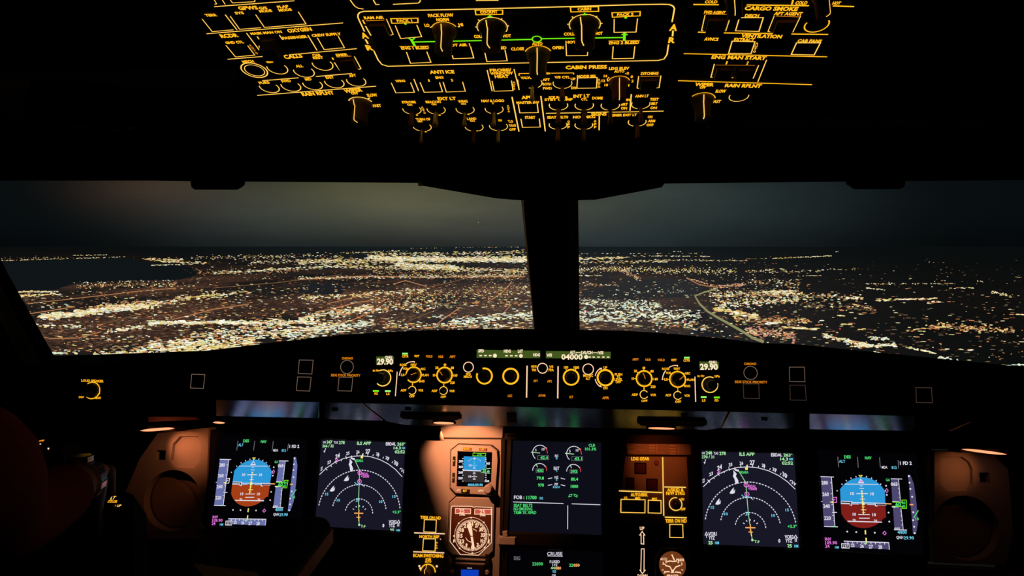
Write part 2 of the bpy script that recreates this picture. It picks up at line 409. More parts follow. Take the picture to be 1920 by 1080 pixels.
# small latches hanging at the top edge of the windows
for q, lb in ((((378, 325), (380, 341), (386, 346), (464, 346), (469, 341), (470, 325)), 'black block under the top edge of the left windscreen'),
              (((1574, 325), (1578, 340), (1584, 344), (1668, 344), (1676, 340), (1678, 325)), 'black block under the top edge of the right windscreen')):
    t = thing('visor_mount', WIN.px(q[2][0]+40, 330, .03), lb, 'window fitting')
    MB().prism(WIN, wp(q), .03, .06, .003).build('mount_body', M['frame'], t)
    MB().tube([WIN.px(q[0][0]+20, 331, .065), WIN.px(q[-1][0]-20, 331, .065)], .004).build('pivot_rod', M['black'], t)
t = thing('hinge_pin', WIN.px(792, 338, .03), 'tiny grey pin at the top edge notch of the left windscreen', 'window fitting')
MB().prism(WIN, wp([(789, 337), (791, 333), (793, 337), (797, 343), (790, 343)]), .030, .036).build('pin', M['seal'], t)
def glassmat():
    m = bpy.data.materials.new('windscreen_glass'); m.use_nodes = True; t = m.node_tree; t.nodes.clear()
    tr = t.nodes.new('ShaderNodeBsdfTransparent'); gl = t.nodes.new('ShaderNodeBsdfGlossy'); gl.inputs['Roughness'].default_value = .02
    mx = t.nodes.new('ShaderNodeMixShader'); mx.inputs[0].default_value = .035; tr.inputs[0].default_value = (.97, .98, .97, 1)
    o = t.nodes.new('ShaderNodeOutputMaterial'); t.links.new(tr.outputs[0], mx.inputs[1]); t.links.new(gl.outputs[0], mx.inputs[2]); t.links.new(mx.outputs[0], o.inputs[0])
    return m
GL = glassmat()
mb = MB(); mb.prism(WIN, wp([(-120, 320), (990, 320), (1006, 660), (60, 720)]), -.02, -.012); struct(mb, 'window_1', GL)
mb = MB(); mb.prism(WIN, wp([(1080, 320), (2100, 310), (2100, 760), (1080, 660)]), -.02, -.012); struct(mb, 'window_2', GL)
# left side post: dim greenish inner face of the sliding window frame
mb = MB(); mb.tube([at_y(-70, 420, 1.38), at_y(10, 585, 1.38), at_y(64, 690, 1.38)], .014, 10); struct(mb, 'trim_3', translucent('olive_window_rail', (.40, .42, .26), .5))
# ceiling, side walls, rear wall, floor of the flight deck (dark)
cr = WIN.w(0, wp([(1040, 262)])[0][1], .03)
mb = MB()
def quad(mb, a, b, c, d): mb.add([a, b, c, d], [(0, 1, 2, 3)])
def shell(rows, th):
    m = MB(); n = len(rows[0]); R = rows+[[p+th for p in r] for r in rows[::-1]]
    vs = [p for r in R for p in r]; k = len(R)
    m.add(vs, [(i*n+j, i*n+j+1, ((i+1) % k)*n+j+1, ((i+1) % k)*n+j) for i in range(k) for j in range(n-1)]+[tuple(i*n for i in range(k))[::-1], tuple(i*n+n-1 for i in range(k))])
    return m
xs = [-1.0, -.7, 0, .7, 1.0]
rows = [[Vector((x*(1.28 if y < 1.3 else 1.8), y, z-(.22*abs(x)**3 if y < .7 else 0))) for x in xs] for y, z in ((1.85, cr.z+.02), (1.45, cr.z+.10), (1.05, OVER.px(1040, 240, -.09).z+.03), (.6, 1.78), (0, 1.95), (-.8, 1.95))]
struct(shell(rows, Vector((0, 0, .03))), 'ceiling', M['frame'])
def side(sx):
    prof = [(-.8, 0), (-.8, 1.72), (.6, 1.60), (1.2, 1.50), (1.32, 1.0), (1.5, .95), (1.95, .9), (1.95, 0)]
    m = MB(); vs = [Vector((sx*(1.27-.22*max(0, (y-.9)/1.0)), y, z)) for y, z in prof]+[Vector((sx*(1.31-.22*max(0, (y-.9)/1.0)), y, z)) for y, z in prof]
    n = len(prof); m.add(vs, [tuple(range(n)), tuple(range(n, 2*n))[::-1]]+[(i, (i+1) % n, n+(i+1) % n, n+i) for i in range(n)]); return m
struct(side(-1), 'wall_left', M['frame'])
mb = MB(); mb.box((0, .6, -.02), (2.6, 2.8, .04)); struct(mb, 'floor', M['soft'])
mb = MB(); mb.box((0, -.82, .98), (2.6, .04, 1.96)); struct(mb, 'wall_back', M['frame'])
# right side wall kept low at the windscreen so the view stays open
m = MB(); prof = [(-.8, 0), (-.8, 1.72), (.6, 1.60), (.9, 1.1), (1.95, .95), (1.95, 0)]
vs = [Vector((1.27-.10*max(0, (y-.9)), y, z)) for y, z in prof]+[Vector((1.31-.10*max(0, (y-.9)), y, z)) for y, z in prof]; n = len(prof)
m.add(vs, [tuple(range(n)), tuple(range(n, 2*n))[::-1]]+[(i, (i+1) % n, n+(i+1) % n, n+i) for i in range(n)]); struct(m, 'wall_right', M['frame'])
# folded trim rail high on the left, caught red light put into its pale edge strips
P0 = Plane(at_y(150, 195, 1.0), (0, -.25, 1))
t = thing('side_panel_insert', P0.px(150, 195, -.02), 'faint dark insert with thin reddish edges, upper left of the ceiling', 'trim')
MB().prism(P0, [P0.at(*p) for p in ((58, 146), (190, 157), (212, 180), (235, 240), (228, 246), (48, 227), (40, 190))], -.03, 0, .004).build('insert_body', M['black'], t)
MB().tube([P0.px(70, 147, .003), P0.px(128, 152, .004), P0.px(192, 160, .003)], .0010, 6).build('edge_strip', mat('edge_glint', (.5, .32, .25), .4, var=.2), t, label='thin pale upper edge')
MB().tube([P0.px(60, 229, .003), P0.px(130, 236, .004), P0.px(226, 245, .003)], .0008, 6).build('edge_strip', bpy.data.materials['edge_glint'], t, label='thin pale lower edge')

# ================================================================== glareshield body
gs = thing('glareshield', at_y(1040, 700, 1.18), 'long black curved glareshield below the windscreens, carrying the lit control row', 'glareshield')
cols = [-140, -60, 0, 60, 95, 125, 150, 172, 200, 260, 330, 400, 520, 640, 720, 800, 900, 1000, 1085, 1170, 1250, 1350, 1450, 1560, 1700, 1820, 1920, 2020, 2120]
crest = {-140: 700, -60: 694, 0: 688, 60: 683, 95: 680, 125: 672, 150: 669, 172: 680, 200: 679, 260: 670, 330: 663, 400: 656, 520: 641, 640: 628, 720: 623, 800: 619, 900: 617, 1000: 617, 1085: 618, 1170: 620, 1250: 625, 1350: 634, 1450: 646, 1560: 660, 1700: 677, 1820: 690, 1920: 701, 2020: 712, 2120: 722}
ftop = lambda x: max(crest[x]+16, 650+ (abs(x-1040)/1000)**2*40)
rows = []
rows.append([FACE.px(x, 1000, 0) for x in cols])
R0, R1, R2, R3, R4, R5 = [], [], [], [], [], []
for x in cols:
    u = FACE.at(x, 700)[0]; yb = 756+(x-1060)*.0
    b = FACE.px(x, 754.0+.0232*(x-613)); f = FACE.px(x, ftop(x)); c = at_y(x, crest[x], 1.24)
    R0.append(b); R1.append(f); R2.append(f.lerp(c, .45)+Vector((0, -.012, .006))); R3.append(c)
    d = at_y(x, crest[x], 1.24); R4.append(Vector((d.x*1.12, 1.45, d.z-.045-.0*abs(x)))); R5.append(Vector((d.x*1.4, 1.80, d.z-.16)))
mb = MB(); R = [R0, R1, R2, R3, R4, R5]; n = len(cols)
mb.add([p for r in R for p in r], [(k*n+i, k*n+i+1, (k+1)*n+i+1, (k+1)*n+i) for k in range(1, 5) for i in range(n-1)], True)
mb.add([p for p in R0]+[p for p in R1], [(i, i+1, n+i+1, n+i) for i in range(n-1)])
mb.build('top_cover', M['soft'], gs, label='matte black padded top cover')
# satin underside lip that mirrors the displays
def up_(x, y, h=0): return UNDER.px(x, y, h)
LB = lambda x: 786+.021*(x-1060)+(6 if 700 < x < 1370 else 0)
lip = MB()
def lipseg(xs, y0, y1, m, name, label=None):
    mb = MB(); mb.prism(UNDER, [UNDER.at(*p) for p in xs], -.012, 0, .001); return mb.build(name, m, gs, label=label)
fb = lambda x: 754.5+.0232*(x-613)
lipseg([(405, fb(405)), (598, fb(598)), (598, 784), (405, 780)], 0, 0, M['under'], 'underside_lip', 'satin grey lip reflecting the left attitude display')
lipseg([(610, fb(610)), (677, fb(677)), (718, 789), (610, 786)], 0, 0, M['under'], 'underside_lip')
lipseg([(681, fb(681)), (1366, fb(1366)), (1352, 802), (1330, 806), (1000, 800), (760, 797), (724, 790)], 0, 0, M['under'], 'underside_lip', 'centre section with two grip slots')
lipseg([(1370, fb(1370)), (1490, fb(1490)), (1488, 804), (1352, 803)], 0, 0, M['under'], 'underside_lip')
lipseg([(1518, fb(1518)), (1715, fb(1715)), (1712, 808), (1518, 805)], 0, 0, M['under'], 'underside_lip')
for (x0, x1, y, dy) in ((752, 862, 779, 4), (1196, 1322, 790, 5)):
    MB().prism(UNDER, [UNDER.at(*p) for p in ((x0, y-dy-1), (x1, y-dy+1), (x1+4, y+2), (x1-4, y+dy+1), (x0+5, y+dy-1), (x0-2, y-1))], .0005, .004, .001).build('grip_slot', M['cavity'], gs, label='dark slot in the underside')
for (x, y) in ((628, 767), (765, 766), (1433, 785), (1283, 778)):
    MB().prism(UNDER, [UNDER.at(*p) for p in ((x-6, y-1.5), (x+6, y-1), (x+6, y+1.5), (x-6, y+1))], .0004, .002).build('screw_slot', M['cavity'], gs)
MB().prism(UNDER, [UNDER.at(*p) for p in ((950, 775), (968, 775), (970, 790), (952, 790))], .0004, .002).build('screw_slot', M['cavity'], gs)
# deep dark backing between the lip and the instrument panel
mb = MB(); q = [UNDER.px(-120, 790, -.013), UNDER.px(2100, 808, -.013), Vector((1.5, 1.30, MAIN.px(1900, 800).z+.03)), Vector((-1.5, 1.30, MAIN.px(200, 790).z+.03))]
mb.add(q+[p+Vector((0, 0, .01)) for p in q], [(0, 1, 2, 3), (7, 6, 5, 4), (0, 4, 5, 1), (1, 5, 6, 2), (2, 6, 7, 3), (3, 7, 4, 0)]); mb.build('inner_shelf', M['cavity'], gs)

# ================================================================== flood lamps under the glareshield
def flood(x, y, w, dh, aim, power, deg, blend, label, col=(1, .30, .115), r=.012, Pl=UNDER, off=.004, tilt=0, shade=None):
    t = thing('flood_lamp', Pl.px(x, y, off), label, 'lamp')
    u, v = Pl.at(x, y); W2 = w/FPX*1.17/2; H2 = dh/FPX*1.17
    MB().prism(Pl, [(u-W2*1.3, v-H2*1.2), (u+W2*1.3, v-H2*1.2), (u+W2*1.1, v+H2*1.5), (u-W2*1.1, v+H2*1.5)], .0003, off*.6, .0005).build('lamp_housing', M['cavity'], t)
    pts = [(u+W2*math.cos(a)*(1 if abs(math.cos(a)) < .99 else 1.1), v+H2*math.sin(a)*.8+tilt*W2*math.cos(a)) for a in [2*math.pi*i/20 for i in range(20)]]
    MB().prism(Pl, pts, off*.6, off, .0002).build('lens', LENS, t, label='glowing salmon lens')
    ld = bpy.data.lights.new('flood_light', 'SPOT'); ld.energy = power; ld.color = col; ld.spot_size = math.radians(deg); ld.spot_blend = blend; ld.shadow_soft_size = r
    o = bpy.data.objects.new('flood_light', ld); COL.objects.link(o)
    p = Pl.px(x, y, off+.012); o.location = p; o.rotation_euler = (Vector(aim)-p).to_track_quat('-Z', 'Y').to_euler()
    if shade:  # added plate that cuts the beam along a slanted edge
        q = []
        for s_ in shade:
            d_ = MAIN.px(*s_)-p; q.append(p+d_*.065)
        a_, b_ = q; a_ = a_+(a_-b_)*.6; b_ = b_+(b_-a_)*.35; off_ = Vector((-.045, 0, 0)); th = Vector((0, -.0006, .0004))
        vs = [a_, b_, b_+off_, a_+off_]; MB().add(vs+[v+th for v in vs], [(0, 1, 2, 3), (7, 6, 5, 4), (0, 4, 5, 1), (1, 5, 6, 2), (2, 6, 7, 3), (3, 7, 4, 0)]).build('lamp_shade', M['cavity'], t)
    return t
flood(832, 790, 36, 5, MAIN.px(880, 890), 2.9, 84, .45, 'glowing flood lamp under the glareshield above the standby instruments', r=.0012, shade=((792, 822), (846, 1000)))
flood(1240, 800, 44, 3.5, MAIN.px(1235, 862),  .42, 56, .8, 'dimmer glowing flood lamp under the glareshield above the landing gear panel', col=(1, .14, .022))
# ================================================================== overhead panels
def stacked(S, txt, x, y0, y1, w, h, c, x1=None):
    n = len(txt); x1 = x if x1 is None else x1
    for i, ch in enumerate(txt):
        f = i/(n-1); xx = x+(x1-x)*f; S.text(ch, xx-w/2, y0+(y1-y0)*f, xx+w/2, h, c)
def over(name, quad, label, cat='control panel'): return panel(OVER, quad, name, label, cat, h0=-.006)
OK_ = Plane(OVER.O-OVER.N*.006, OVER.V)
hs = thing('overhead_console', OVER.px(1000, 60, -.09), 'long black overhead console body carrying all the amber-lit ceiling switch panels', 'console')
MB().prism(OVER, [OVER.at(*p) for p in ((352, -70), (462, 218), (640, 262), (1372, 250), (1480, 208), (1660, -70))], -.09, -.0065, .003).build('console_body', M['black'], hs)
mb = MB()
for x, y in ((668, 262), (760, 268), (880, 270), (1010, 270), (1150, 266), (1330, 255)):
    mb.lathe(OVER, OVER.at(x, y-14), [(.0035, -.0064), (.0035, -.003), (.0025, -.002)], 12)
mb.build('fastener', M['metal'], hs)

# --- upper edge pieces (cut by the top of the photo)
t = over('evacuation_panel', ((375, -45), (390, 8), (556, -3), (545, -45)), 'overhead switch panel cut by the photo top, left above GPWS')
S = Sketch(OVER, 360, 0, 5.647)
button(S, t, [(215, -90), (262, 35), (250, 38), (190, -85)], AML, 7, line=[(235, -10), (262, 35), (240, 40)])
button(S, t, [(345, -90), (430, 25), (665, 12), (640, -95)], AML, 7, line=[(400, -15), (430, 25), (665, 12), (668, -10)])
S.line([(320, -10), (352, 40)], 7, AML).line([(235, 65), (1085, 2)], 9, AML).flush(t)
t = over('gpws_panel', ((377, 9), (390, 60), (648, 41), (628, -5)), 'overhead panel headed GPWS with TERR, SYS and MODE buttons')
S.texts([('GPWS', 490, 82, 695, 36, 74), ('TERR', 140, 157, 262, 26, 152), ('SYS', 455, 134, 548, 26, 130), ('G/S', 708, 82, 795, 26, 76),
         ('MODE', 712, 114, 845, 26, 106), ('FLAP', 903, 70, 1022, 26, 60), ('MODE', 918, 104, 1055, 26, 94)], AMB)
button(S, t, [(108, 195), (215, 330), (440, 310), (335, 165)], AML, 8, line=[(108, 195), (215, 330), (440, 310)])
button(S, t, [(405, 165), (505, 305), (730, 288), (640, 150)], AML, 8, line=[(405, 165), (505, 305), (730, 288)])
button(S, t, [(675, 150), (768, 285), (1208, 248), (1125, 118)], AML, 8)
S.line([(352, 150), (478, 312)], 9, AML).line([(155, 352), (1600, 237)], 9, AML).flush(t)
t = over('recorder_panel', ((388, 64), (428, 109), (500, 104), (463, 59)), 'small overhead panel headed RCDR with a ground control button')
S.texts([('RCDR', 300, 378, 485, 36, 366), ('GND CTL', 355, 448, 545, 24, 438)], AMB)
stacked(S, 'AUTO', 618, 475, 558, 26, 20, ORG, 685)
button(S, t, [(360, 475), (462, 598), (665, 578), (590, 478)], AML, 8)
S.line([(578, 345), (752, 578)], 9, AML).line([(378, 622), (785, 590)], 9, AML).flush(t)
t = over('mask_oxygen_panel', ((470, 60), (500, 104), (672, 92), (640, 46)), 'overhead panel headed OXYGEN with guarded mask switch')
S.texts([('OXYGEN', 1010, 322, 1265, 36, 300), ('MASK MAN ON', 620, 352, 950, 24, 330), ('PASSENGER', 960, 400, 1218, 26, 380),
         ('CREW SUPPLY', 1268, 372, 1578, 26, 352), ('AUTO', 700, 492, 830, 24, 482)], AMB)
S.lines([[(690, 380), (710, 410)], [(925, 365), (960, 415)], [(1228, 368), (1325, 528)], [(1030, 575), (1745, 510)]], 9, AML)
button(S, t, [(1328, 395), (1400, 520), (1615, 500), (1548, 378)], AML, 8)
g = MB().prism(OVER, [S.F(*p) for p in ((730, 400), (800, 500), (960, 488), (890, 388))], .0002, .020, .002).build('switch_guard', M['black'], t, label='dark flip-up guard of the mask switch')
MB().prism(OVER, [S.F(*p) for p in ((745, 395), (750, 402), (880, 390), (876, 383))], .0001, .006, .001).build('guard_hinge', M['guard'], g)
S.flush(t)
t = over('call_panel', ((446, 116), (482, 176), (708, 158), (676, 98)), 'overhead panel headed CALLS with rows of glowing round buttons')
S = Sketch(OVER, 360, 0, 4)
S.texts([('CALLS', 690, 424, 825, 28, 412), ('MECH', 377, 460, 463, 18, 455), ('FLT', 562, 441, 605, 15, 438), ('REST', 558, 460, 610, 18, 457), ('ALL', 778, 494, 832, 18, 490),
         ('CAB', 903, 411, 962, 17, 407), ('REST', 907, 431, 983, 17, 427), ('EMER', 1080, 410, 1168, 18, 404), ('PURS', 502, 619, 580, 18, 613),
         ('FWD', 672, 607, 740, 18, 601), ('MID', 848, 593, 895, 18, 588), ('EXIT', 1003, 579, 1063, 18, 574), ('AFT', 1178, 566, 1230, 18, 560)], AMB)
S.lines([[(528, 602), (800, 580)], [(930, 570), (1200, 548)], [(490, 712), (1380, 643)]], 7, AML)
b = rbutton(S, t, 468, 524, 92, AML, 9)
mb = MB(); S.arc(470, 524, 70, 0, 360, 6, AML, dh=.0001, mb=mb); mb.build('light_ring', AML, b)
for x, y in ((640, 508), (840, 533), (980, 480), (580, 652), (742, 642), (905, 630), (1068, 616), (1232, 604)):
    rbutton(S, t, x, y, 74 if y < 560 else 70, AML, 7, 160, 385)
button(S, t, [(1062, 440), (1110, 525), (1262, 515), (1218, 420)], AML, 6, line=[(1068, 465), (1110, 525)], capmat=M['guard'], depth=.005)
S.line([(1052, 428), (1062, 445)], 9, AMB).line([(1218, 420), (1268, 512), (1250, 517)], 6, AML).line([(1085, 425), (1195, 417)], 5, ORG); S.flush(t)
t = over('rain_wiper_panel', ((484, 180), (500, 206), (640, 232), (722, 226), (712, 162)), 'overhead panel left end reading RAIN RPLNT and WIPER with hanging knob')
S.texts([('RAIN RPLNT', 822, 703, 1062, 26, 690), ('WIPER', 1142, 681, 1275, 26, 668), ('OFF', 1192, 696, 1245, 18, 694), ('SLOW', 1312, 712, 1388, 20, 708), ('FAST', 1355, 790, 1418, 20, 788)], AMB)
S.line([(1335, 730), (1318, 738)], 8, AML); S.flush(t)
knob(S, t, 1268, 775, 92, .030, AML, 8, 15, 150, 'skirt', 112, M['knob'])

# --- air conditioning
t = over('air_conditioning_panel', ((668, 20), (726, 127), (1252, 117), (1270, 2)), 'wide overhead air panel with green flow line and four hanging knobs', 'control panel')
S = Sketch(OVER, 660, 0, 5.333); D = Sketch(OVER, 960, 0, 5.333)
B_ = MB()
S.line([(125, 310), (60, 170), (60, 140), (80, 118), (120, 108), (1000, 90), (1920, 68), (2800, 42), (3100, 37), (3175, 40), (3210, 55), (3225, 80), (3200, 215)], 11, AML, mb=B_)
S.line([(220, 505), (262, 595), (300, 640), (360, 658), (1000, 640), (1790, 623), (1940, 620), (3060, 600), (3120, 585), (3150, 540), (3165, 440)], 11, AML, mb=B_)
S.line([(135, 388), (160, 432)], 14, AML, mb=B_); D.line([(1610, 300), (1605, 358)], 14, AML, mb=B_)
B_.build('outline_border', AML, t, label='pale amber rounded outline of the panel')
S.texts([('A', 90, 350, 160, 55), ('R', 140, 472, 212, 50), ('RAM AIR', 120, 174, 318, 26, 168), ('PACK 1', 448, 203, 600, 26, 199), ('PACK FLOW', 760, 150, 1015, 30, 144),
         ('NORM', 843, 192, 968, 28, 188), ('LO', 725, 248, 775, 28), ('HI', 1065, 241, 1110, 28), ('ENG 1 BLEED', 490, 476, 768, 28, 470), ('HOT AIR 1', 950, 448, 1180, 26, 442),
         ('COCKPIT', 1280, 117, 1455, 26, 113), ('COLD', 1220, 360, 1315, 28, 358), ('HOT', 1510, 354, 1590, 28, 352), ('APU BLEED', 1305, 478, 1545, 26, 472),
         ('CLOSE', 1590, 485, 1720, 28, 482), ('AUTO', 1800, 432, 1905, 28, 430)], AMB, bold=.03)
D.texts([('A', 1575, 270, 1655, 60), ('R', 1565, 396, 1632, 52), ('CABIN', 655, 87, 792, 26, 84), ('COLD', 518, 336, 635, 28, 333), ('HOT', 838, 330, 905, 28, 327), ('HOT AIR 2', 535, 417, 770, 24, 413),
         ('PACK 2', 1050, 142, 1215, 26, 136), ('ENG 2 BLEED', 970, 424, 1272, 28, 418), ('OPEN', 402, 473, 515, 28, 470)], AMB, bold=.03)
S.line([(388, 182), (658, 176), (660, 220), (400, 228)], 10, AMB, True).line([(1232, 97), (1506, 95), (1506, 138), (1240, 142)], 10, AMB, True)
D.line([(583, 66), (865, 62), (865, 108), (590, 114)], 10, AMB, True).line([(1000, 122), (1282, 110), (1280, 153), (1005, 167)], 10, AMB, True)
S.line([(475, 460), (770, 455)], 5, AMB); D.line([(965, 404), (1280, 399)], 5, AMB)
S.line([(108, 195), (128, 235)], 12, AMB).line([(135, 255), (190, 350)], 10, AML).line([(345, 185), (412, 338), (385, 348)], 7, AML).line([(140, 203), (325, 196)], 6, ORG)
button(S, t, [(150, 215), (210, 350), (395, 335), (335, 205)], DIMR, 1, capmat=M['guard'], depth=.006, name='guarded_button')
button(S, t, [(432, 250), (487, 380), (697, 362), (648, 245)], AML, 8)
button(S, t, [(545, 515), (585, 628), (790, 618), (748, 512)], AML, 8)
button(S, t, [(965, 465), (1012, 582), (1218, 575), (1185, 460)], AML, 8, line=[(1003, 548), (1012, 582), (1218, 575), (1185, 460)])
button(S, t, [(1325, 500), (1348, 610), (1552, 603), (1530, 492)], AML, 8)
button(D, t, [(540, 430), (545, 552), (755, 550), (758, 435)], AML, 8, line=[(540, 430), (545, 552), (755, 550), (758, 480)])
button(D, t, [(1022, 185), (1020, 318), (1240, 315), (1255, 180)], AML, 8)
button(D, t, [(1012, 460), (1003, 582), (1215, 578), (1228, 458)], AML, 8)
G_ = MB()
S.line([(600, 415), (1800, 388)], 14, GRN, mb=G_, dh=.0001); D.line([(296, 381), (1130, 369)], 14, GRN, mb=G_, dh=.0001)
S.line([(590, 385), (628, 452)], 22, GRN, mb=G_, dh=.0001); D.line([(1126, 322), (1122, 402)], 22, GRN, mb=G_, dh=.0001)
S.arc(1848, 385, 46, 0, 360, 14, GRN, mb=G_, dh=.0001)
S.line([(560, 372), (600, 400), (632, 368)], 12, GRN, mb=G_, dh=.0001); D.line([(1095, 345), (1126, 325), (1155, 345)], 12, GRN, mb=G_, dh=.0001)
G_.build('flow_line', GRN, t, label='green lit flow line joining both packs')
S.dot(535, 232, 13, GRN, .0002).poly([(1350, 165), (1410, 165), (1380, 140)], GRN, .0002); D.dot(1137, 170, 15, GRN, .0002).poly([(700, 150), (756, 150), (727, 118)], GRN, .0002)
D.dot(640, 385, 1, AMB)
for (K, x0, y0, x1, y1) in ((S, 1262, 190, 1275, 202), (S, 1500, 180, 1488, 195), (S, 1232, 265, 1250, 265), (S, 1570, 252, 1550, 258), (D, 600, 160, 614, 172), (D, 850, 155, 838, 170), (D, 552, 238, 572, 236), (D, 905, 228, 884, 230), (S, 780, 270, 800, 262), (S, 1082, 262, 1058, 262)):
    K.line([(x0, y0), (x1, y1)], 10, AML)
S.flush(t); D.flush(t)
knob(S, t, 928, 300, 134, .029, AMB, 9, 25, 155, 'skirt', 96, M['knob'])
knob(S, t, 1402, 268, 152, .029, AML, 9, -30, 200, 'skirt', 108, M['knobd'], body=.8)
knob(D, t, 262, 535, 135, .030, AMB, 10, 20, 160, 'skirt', 92, M['knob'])
knob(D, t, 728, 240, 156, .029, AML, 9, -25, 205, 'skirt', 108, M['knobd'], body=.8)
# panel above it, cut by the photo top
t = over('fuel_panel', ((645, -50), (668, 17), (1262, -3), (1275, -50)), 'overhead panel mostly above the photo top edge, centre')
S.lines([[(-20, -10), (0, 20), (30, 58), (65, 78), (115, 85)], [(205, -20), (240, 40), (275, 40)], [(410, 38), (665, 25), (682, 8), (682, -5)], [(1240, 0), (1465, -2)]], 9, AML); S.flush(t)

# --- anti ice / exterior lights
t = over('anti_ice_panel', ((724, 128), (748, 177), (985, 173), (972, 123)), 'overhead panel headed ANTI ICE with PROBE/WINDOW HEAT button')
S = Sketch(OVER, 690, 110, 6.4)
S.texts([('ANTI ICE', 740, 156, 1035, 38, 150), ('ENG', 810, 222, 905, 28, 218), ('1', 722, 257, 740, 26), ('2', 995, 252, 1020, 26), ('WING', 330, 264, 445, 26, 260),
         ('PROBE/', 1460, 134, 1720, 32, 128), ('WINDOW', 1465, 172, 1740, 32, 166), ('HEAT', 1520, 210, 1690, 34, 206)], AMB, bold=.03)
stacked(S, 'AUTO', 1752, 278, 358, 30, 18, AMB)
button(S, t, [(280, 285), (335, 405), (558, 398), (512, 282)], AML, 9)
button(S, t, [(625, 280), (675, 398), (895, 392), (858, 280)], AML, 9)
button(S, t, [(902, 275), (940, 395), (1168, 385), (1135, 272)], AML, 9)
button(S, t, [(1488, 262), (1515, 385), (1740, 378), (1722, 258)], AML, 9)
S.lines([[(552, 240), (608, 382)], [(1430, 130), (1490, 385)], [(1752, 120), (1815, 370)], [(1795, 245), (1812, 362)]], 10, AML); S.flush(t)
t = over('exterior_light_panel', ((742, 179), (762, 262), (975, 258), (958, 176)), 'overhead panel headed EXT LT with rows of small toggle switches')
S.texts([('EXT LT', 835, 475, 1055, 34, 471), ('STROBE', 405, 518, 573, 26, 515), ('ON', 470, 548, 530, 20), ('BEACON', 692, 515, 872, 26, 512), ('ON', 760, 542, 820, 20),
         ('WING', 1080, 508, 1195, 28, 505), ('ON', 1115, 537, 1175, 20), ('NAV & LOGO', 1360, 502, 1635, 28, 498), ('2', 1488, 528, 1508, 20), ('TURN OF', 575, 724, 748, 26, 720), ('ON', 595, 749, 650, 18),
         ('LAND', 1188, 717, 1300, 26, 714), ('ON', 1222, 742, 1280, 18), ('ON', 1562, 735, 1605, 24), ('T.O', 1680, 748, 1740, 26), ('TAXI', 1690, 798, 1773, 26, 796), ('OFF', 1695, 846, 1773, 26, 843)], AMB, bold=.03)
stacked(S, 'AUTO', 650, 578, 645, 26, 16, AMB, 680); stacked(S, 'AUTO', 1680, 560, 630, 26, 16, AMB, 1690)
S.line([(1730, 455), (1810, 865)], 11, AML); S.flush(t)
for x, y, ln in ((528, 606, .004), (818, 606, -.002), (1166, 604, 0), (1514, 600, 0), (650, 812, 0), (1273, 814, 0), (1566, 806, 0)):
    tg = toggle(S, t, x, y, 108, AML, 9, [(165, 243), (290, 385)] if y < 700 or x < 1400 else [(165, 262), (280, 385)], L=.022, lean=ln, fat=1.5 if x in (528, 818) else 1.0, km=M['brown'] if x in (528, 1273) else None)
S.dot(588, 672, 14, AMB).dot(860, 672, 14, AMB).dot(1205, 662, 14, AMB).dot(1560, 655, 12, AMB).dot(693, 872, 13, AMB).dot(1308, 860, 13, AMB); S.flush(t)

# --- cabin pressure, APU, interior lights, signs
S = Sketch(OVER, 950, 110, 6)
t = over('cabin_pressure_panel', ((973, 122), (985, 173), (1240, 172), (1252, 119)), 'overhead panel headed CABIN PRESS with landing elevation knob')
S.texts([('CABIN PRESS', 663, 94, 1128, 38, 86), ('LDG ELEV', 1150, 106, 1380, 28, 101), ('AUTO', 1208, 138, 1325, 26, 135), ('-2', 1332, 158, 1378, 24), ('14', 1092, 190, 1130, 26), ('12', 1068, 243, 1108, 26),
         ('10', 1100, 291, 1140, 26), ('0', 1395, 198, 1420, 28), ('2', 1405, 246, 1427, 28), ('4', 1360, 294, 1382, 26), ('MAN', 447, 160, 490, 22), ('VALVE', 157, 210, 280, 26, 208), ('SEL', 312, 212, 392, 22),
         ('AFT', 403, 231, 485, 26), ('BOTH', 405, 281, 500, 26), ('FWD', 408, 328, 510, 26), ('V/S CTL', 537, 203, 712, 26), ('UP', 720, 223, 775, 26), ('DN', 725, 323, 782, 26), ('MODE SEL', 790, 195, 1012, 28, 191), ('DITCHING', 1510, 162, 1708, 30, 159)], AMB, bold=.03)
stacked(S, 'AUTO', 1038, 232, 312, 30, 20, AMB)
S.lines([[(140, 187), (140, 162), (288, 160)], [(500, 158), (752, 155), (752, 172)], [(1152, 202), (1130, 228), (1140, 250)]], 10, AMB)
S.line([(1505, 196), (1715, 190)], 8, ORG).lines([[(1735, 185), (1715, 320), (1665, 328)], [(1485, 190), (1467, 325), (1488, 330)]], 9, AML)
button(S, t, [(797, 213), (790, 328), (1010, 325), (1018, 208)], AML, 9, True)
button(S, t, [(1500, 205), (1492, 325), (1690, 320), (1712, 200)], DIMR, 1, capmat=M['guard'], depth=.006, name='guarded_button', k=.9)
S.flush(t)
toggle(S, t, 290, 268, 108, AML, 9, [(-58, 25), (245, 262)], L=.022)
toggle(S, t, 628, 272, 106, AML, 9, 160, 380, L=.020, fat=1.2, km=M['brown'])
knob(S, t, 1262, 258, 122, .027, AMB, 9, 15, 165, 'skirt', 90, M['brown'])
t = over('auxiliary_power_panel', ((959, 176), (976, 258), (1024, 257), (1014, 175)), 'narrow overhead APU panel with MASTER SW and START buttons')
S.texts([('APU', 165, 432, 300, 34, 430), ('MASTER SW', 110, 490, 368, 26, 486), ('START', 205, 656, 322, 28)], AMB, bold=.03)
button(S, t, [(130, 505), (148, 605), (355, 602), (345, 500)], AML, 9)
button(S, t, [(160, 672), (178, 768), (378, 765), (368, 670)], AML, 9)
S.lines([[(60, 425), (138, 815)], [(385, 415), (435, 812)]], 12, AML); S.flush(t)
t = over('interior_light_panel', ((1016, 175), (1024, 211), (1244, 208), (1250, 174)), 'overhead panel headed INT LT with DOME and ANN LT toggles')
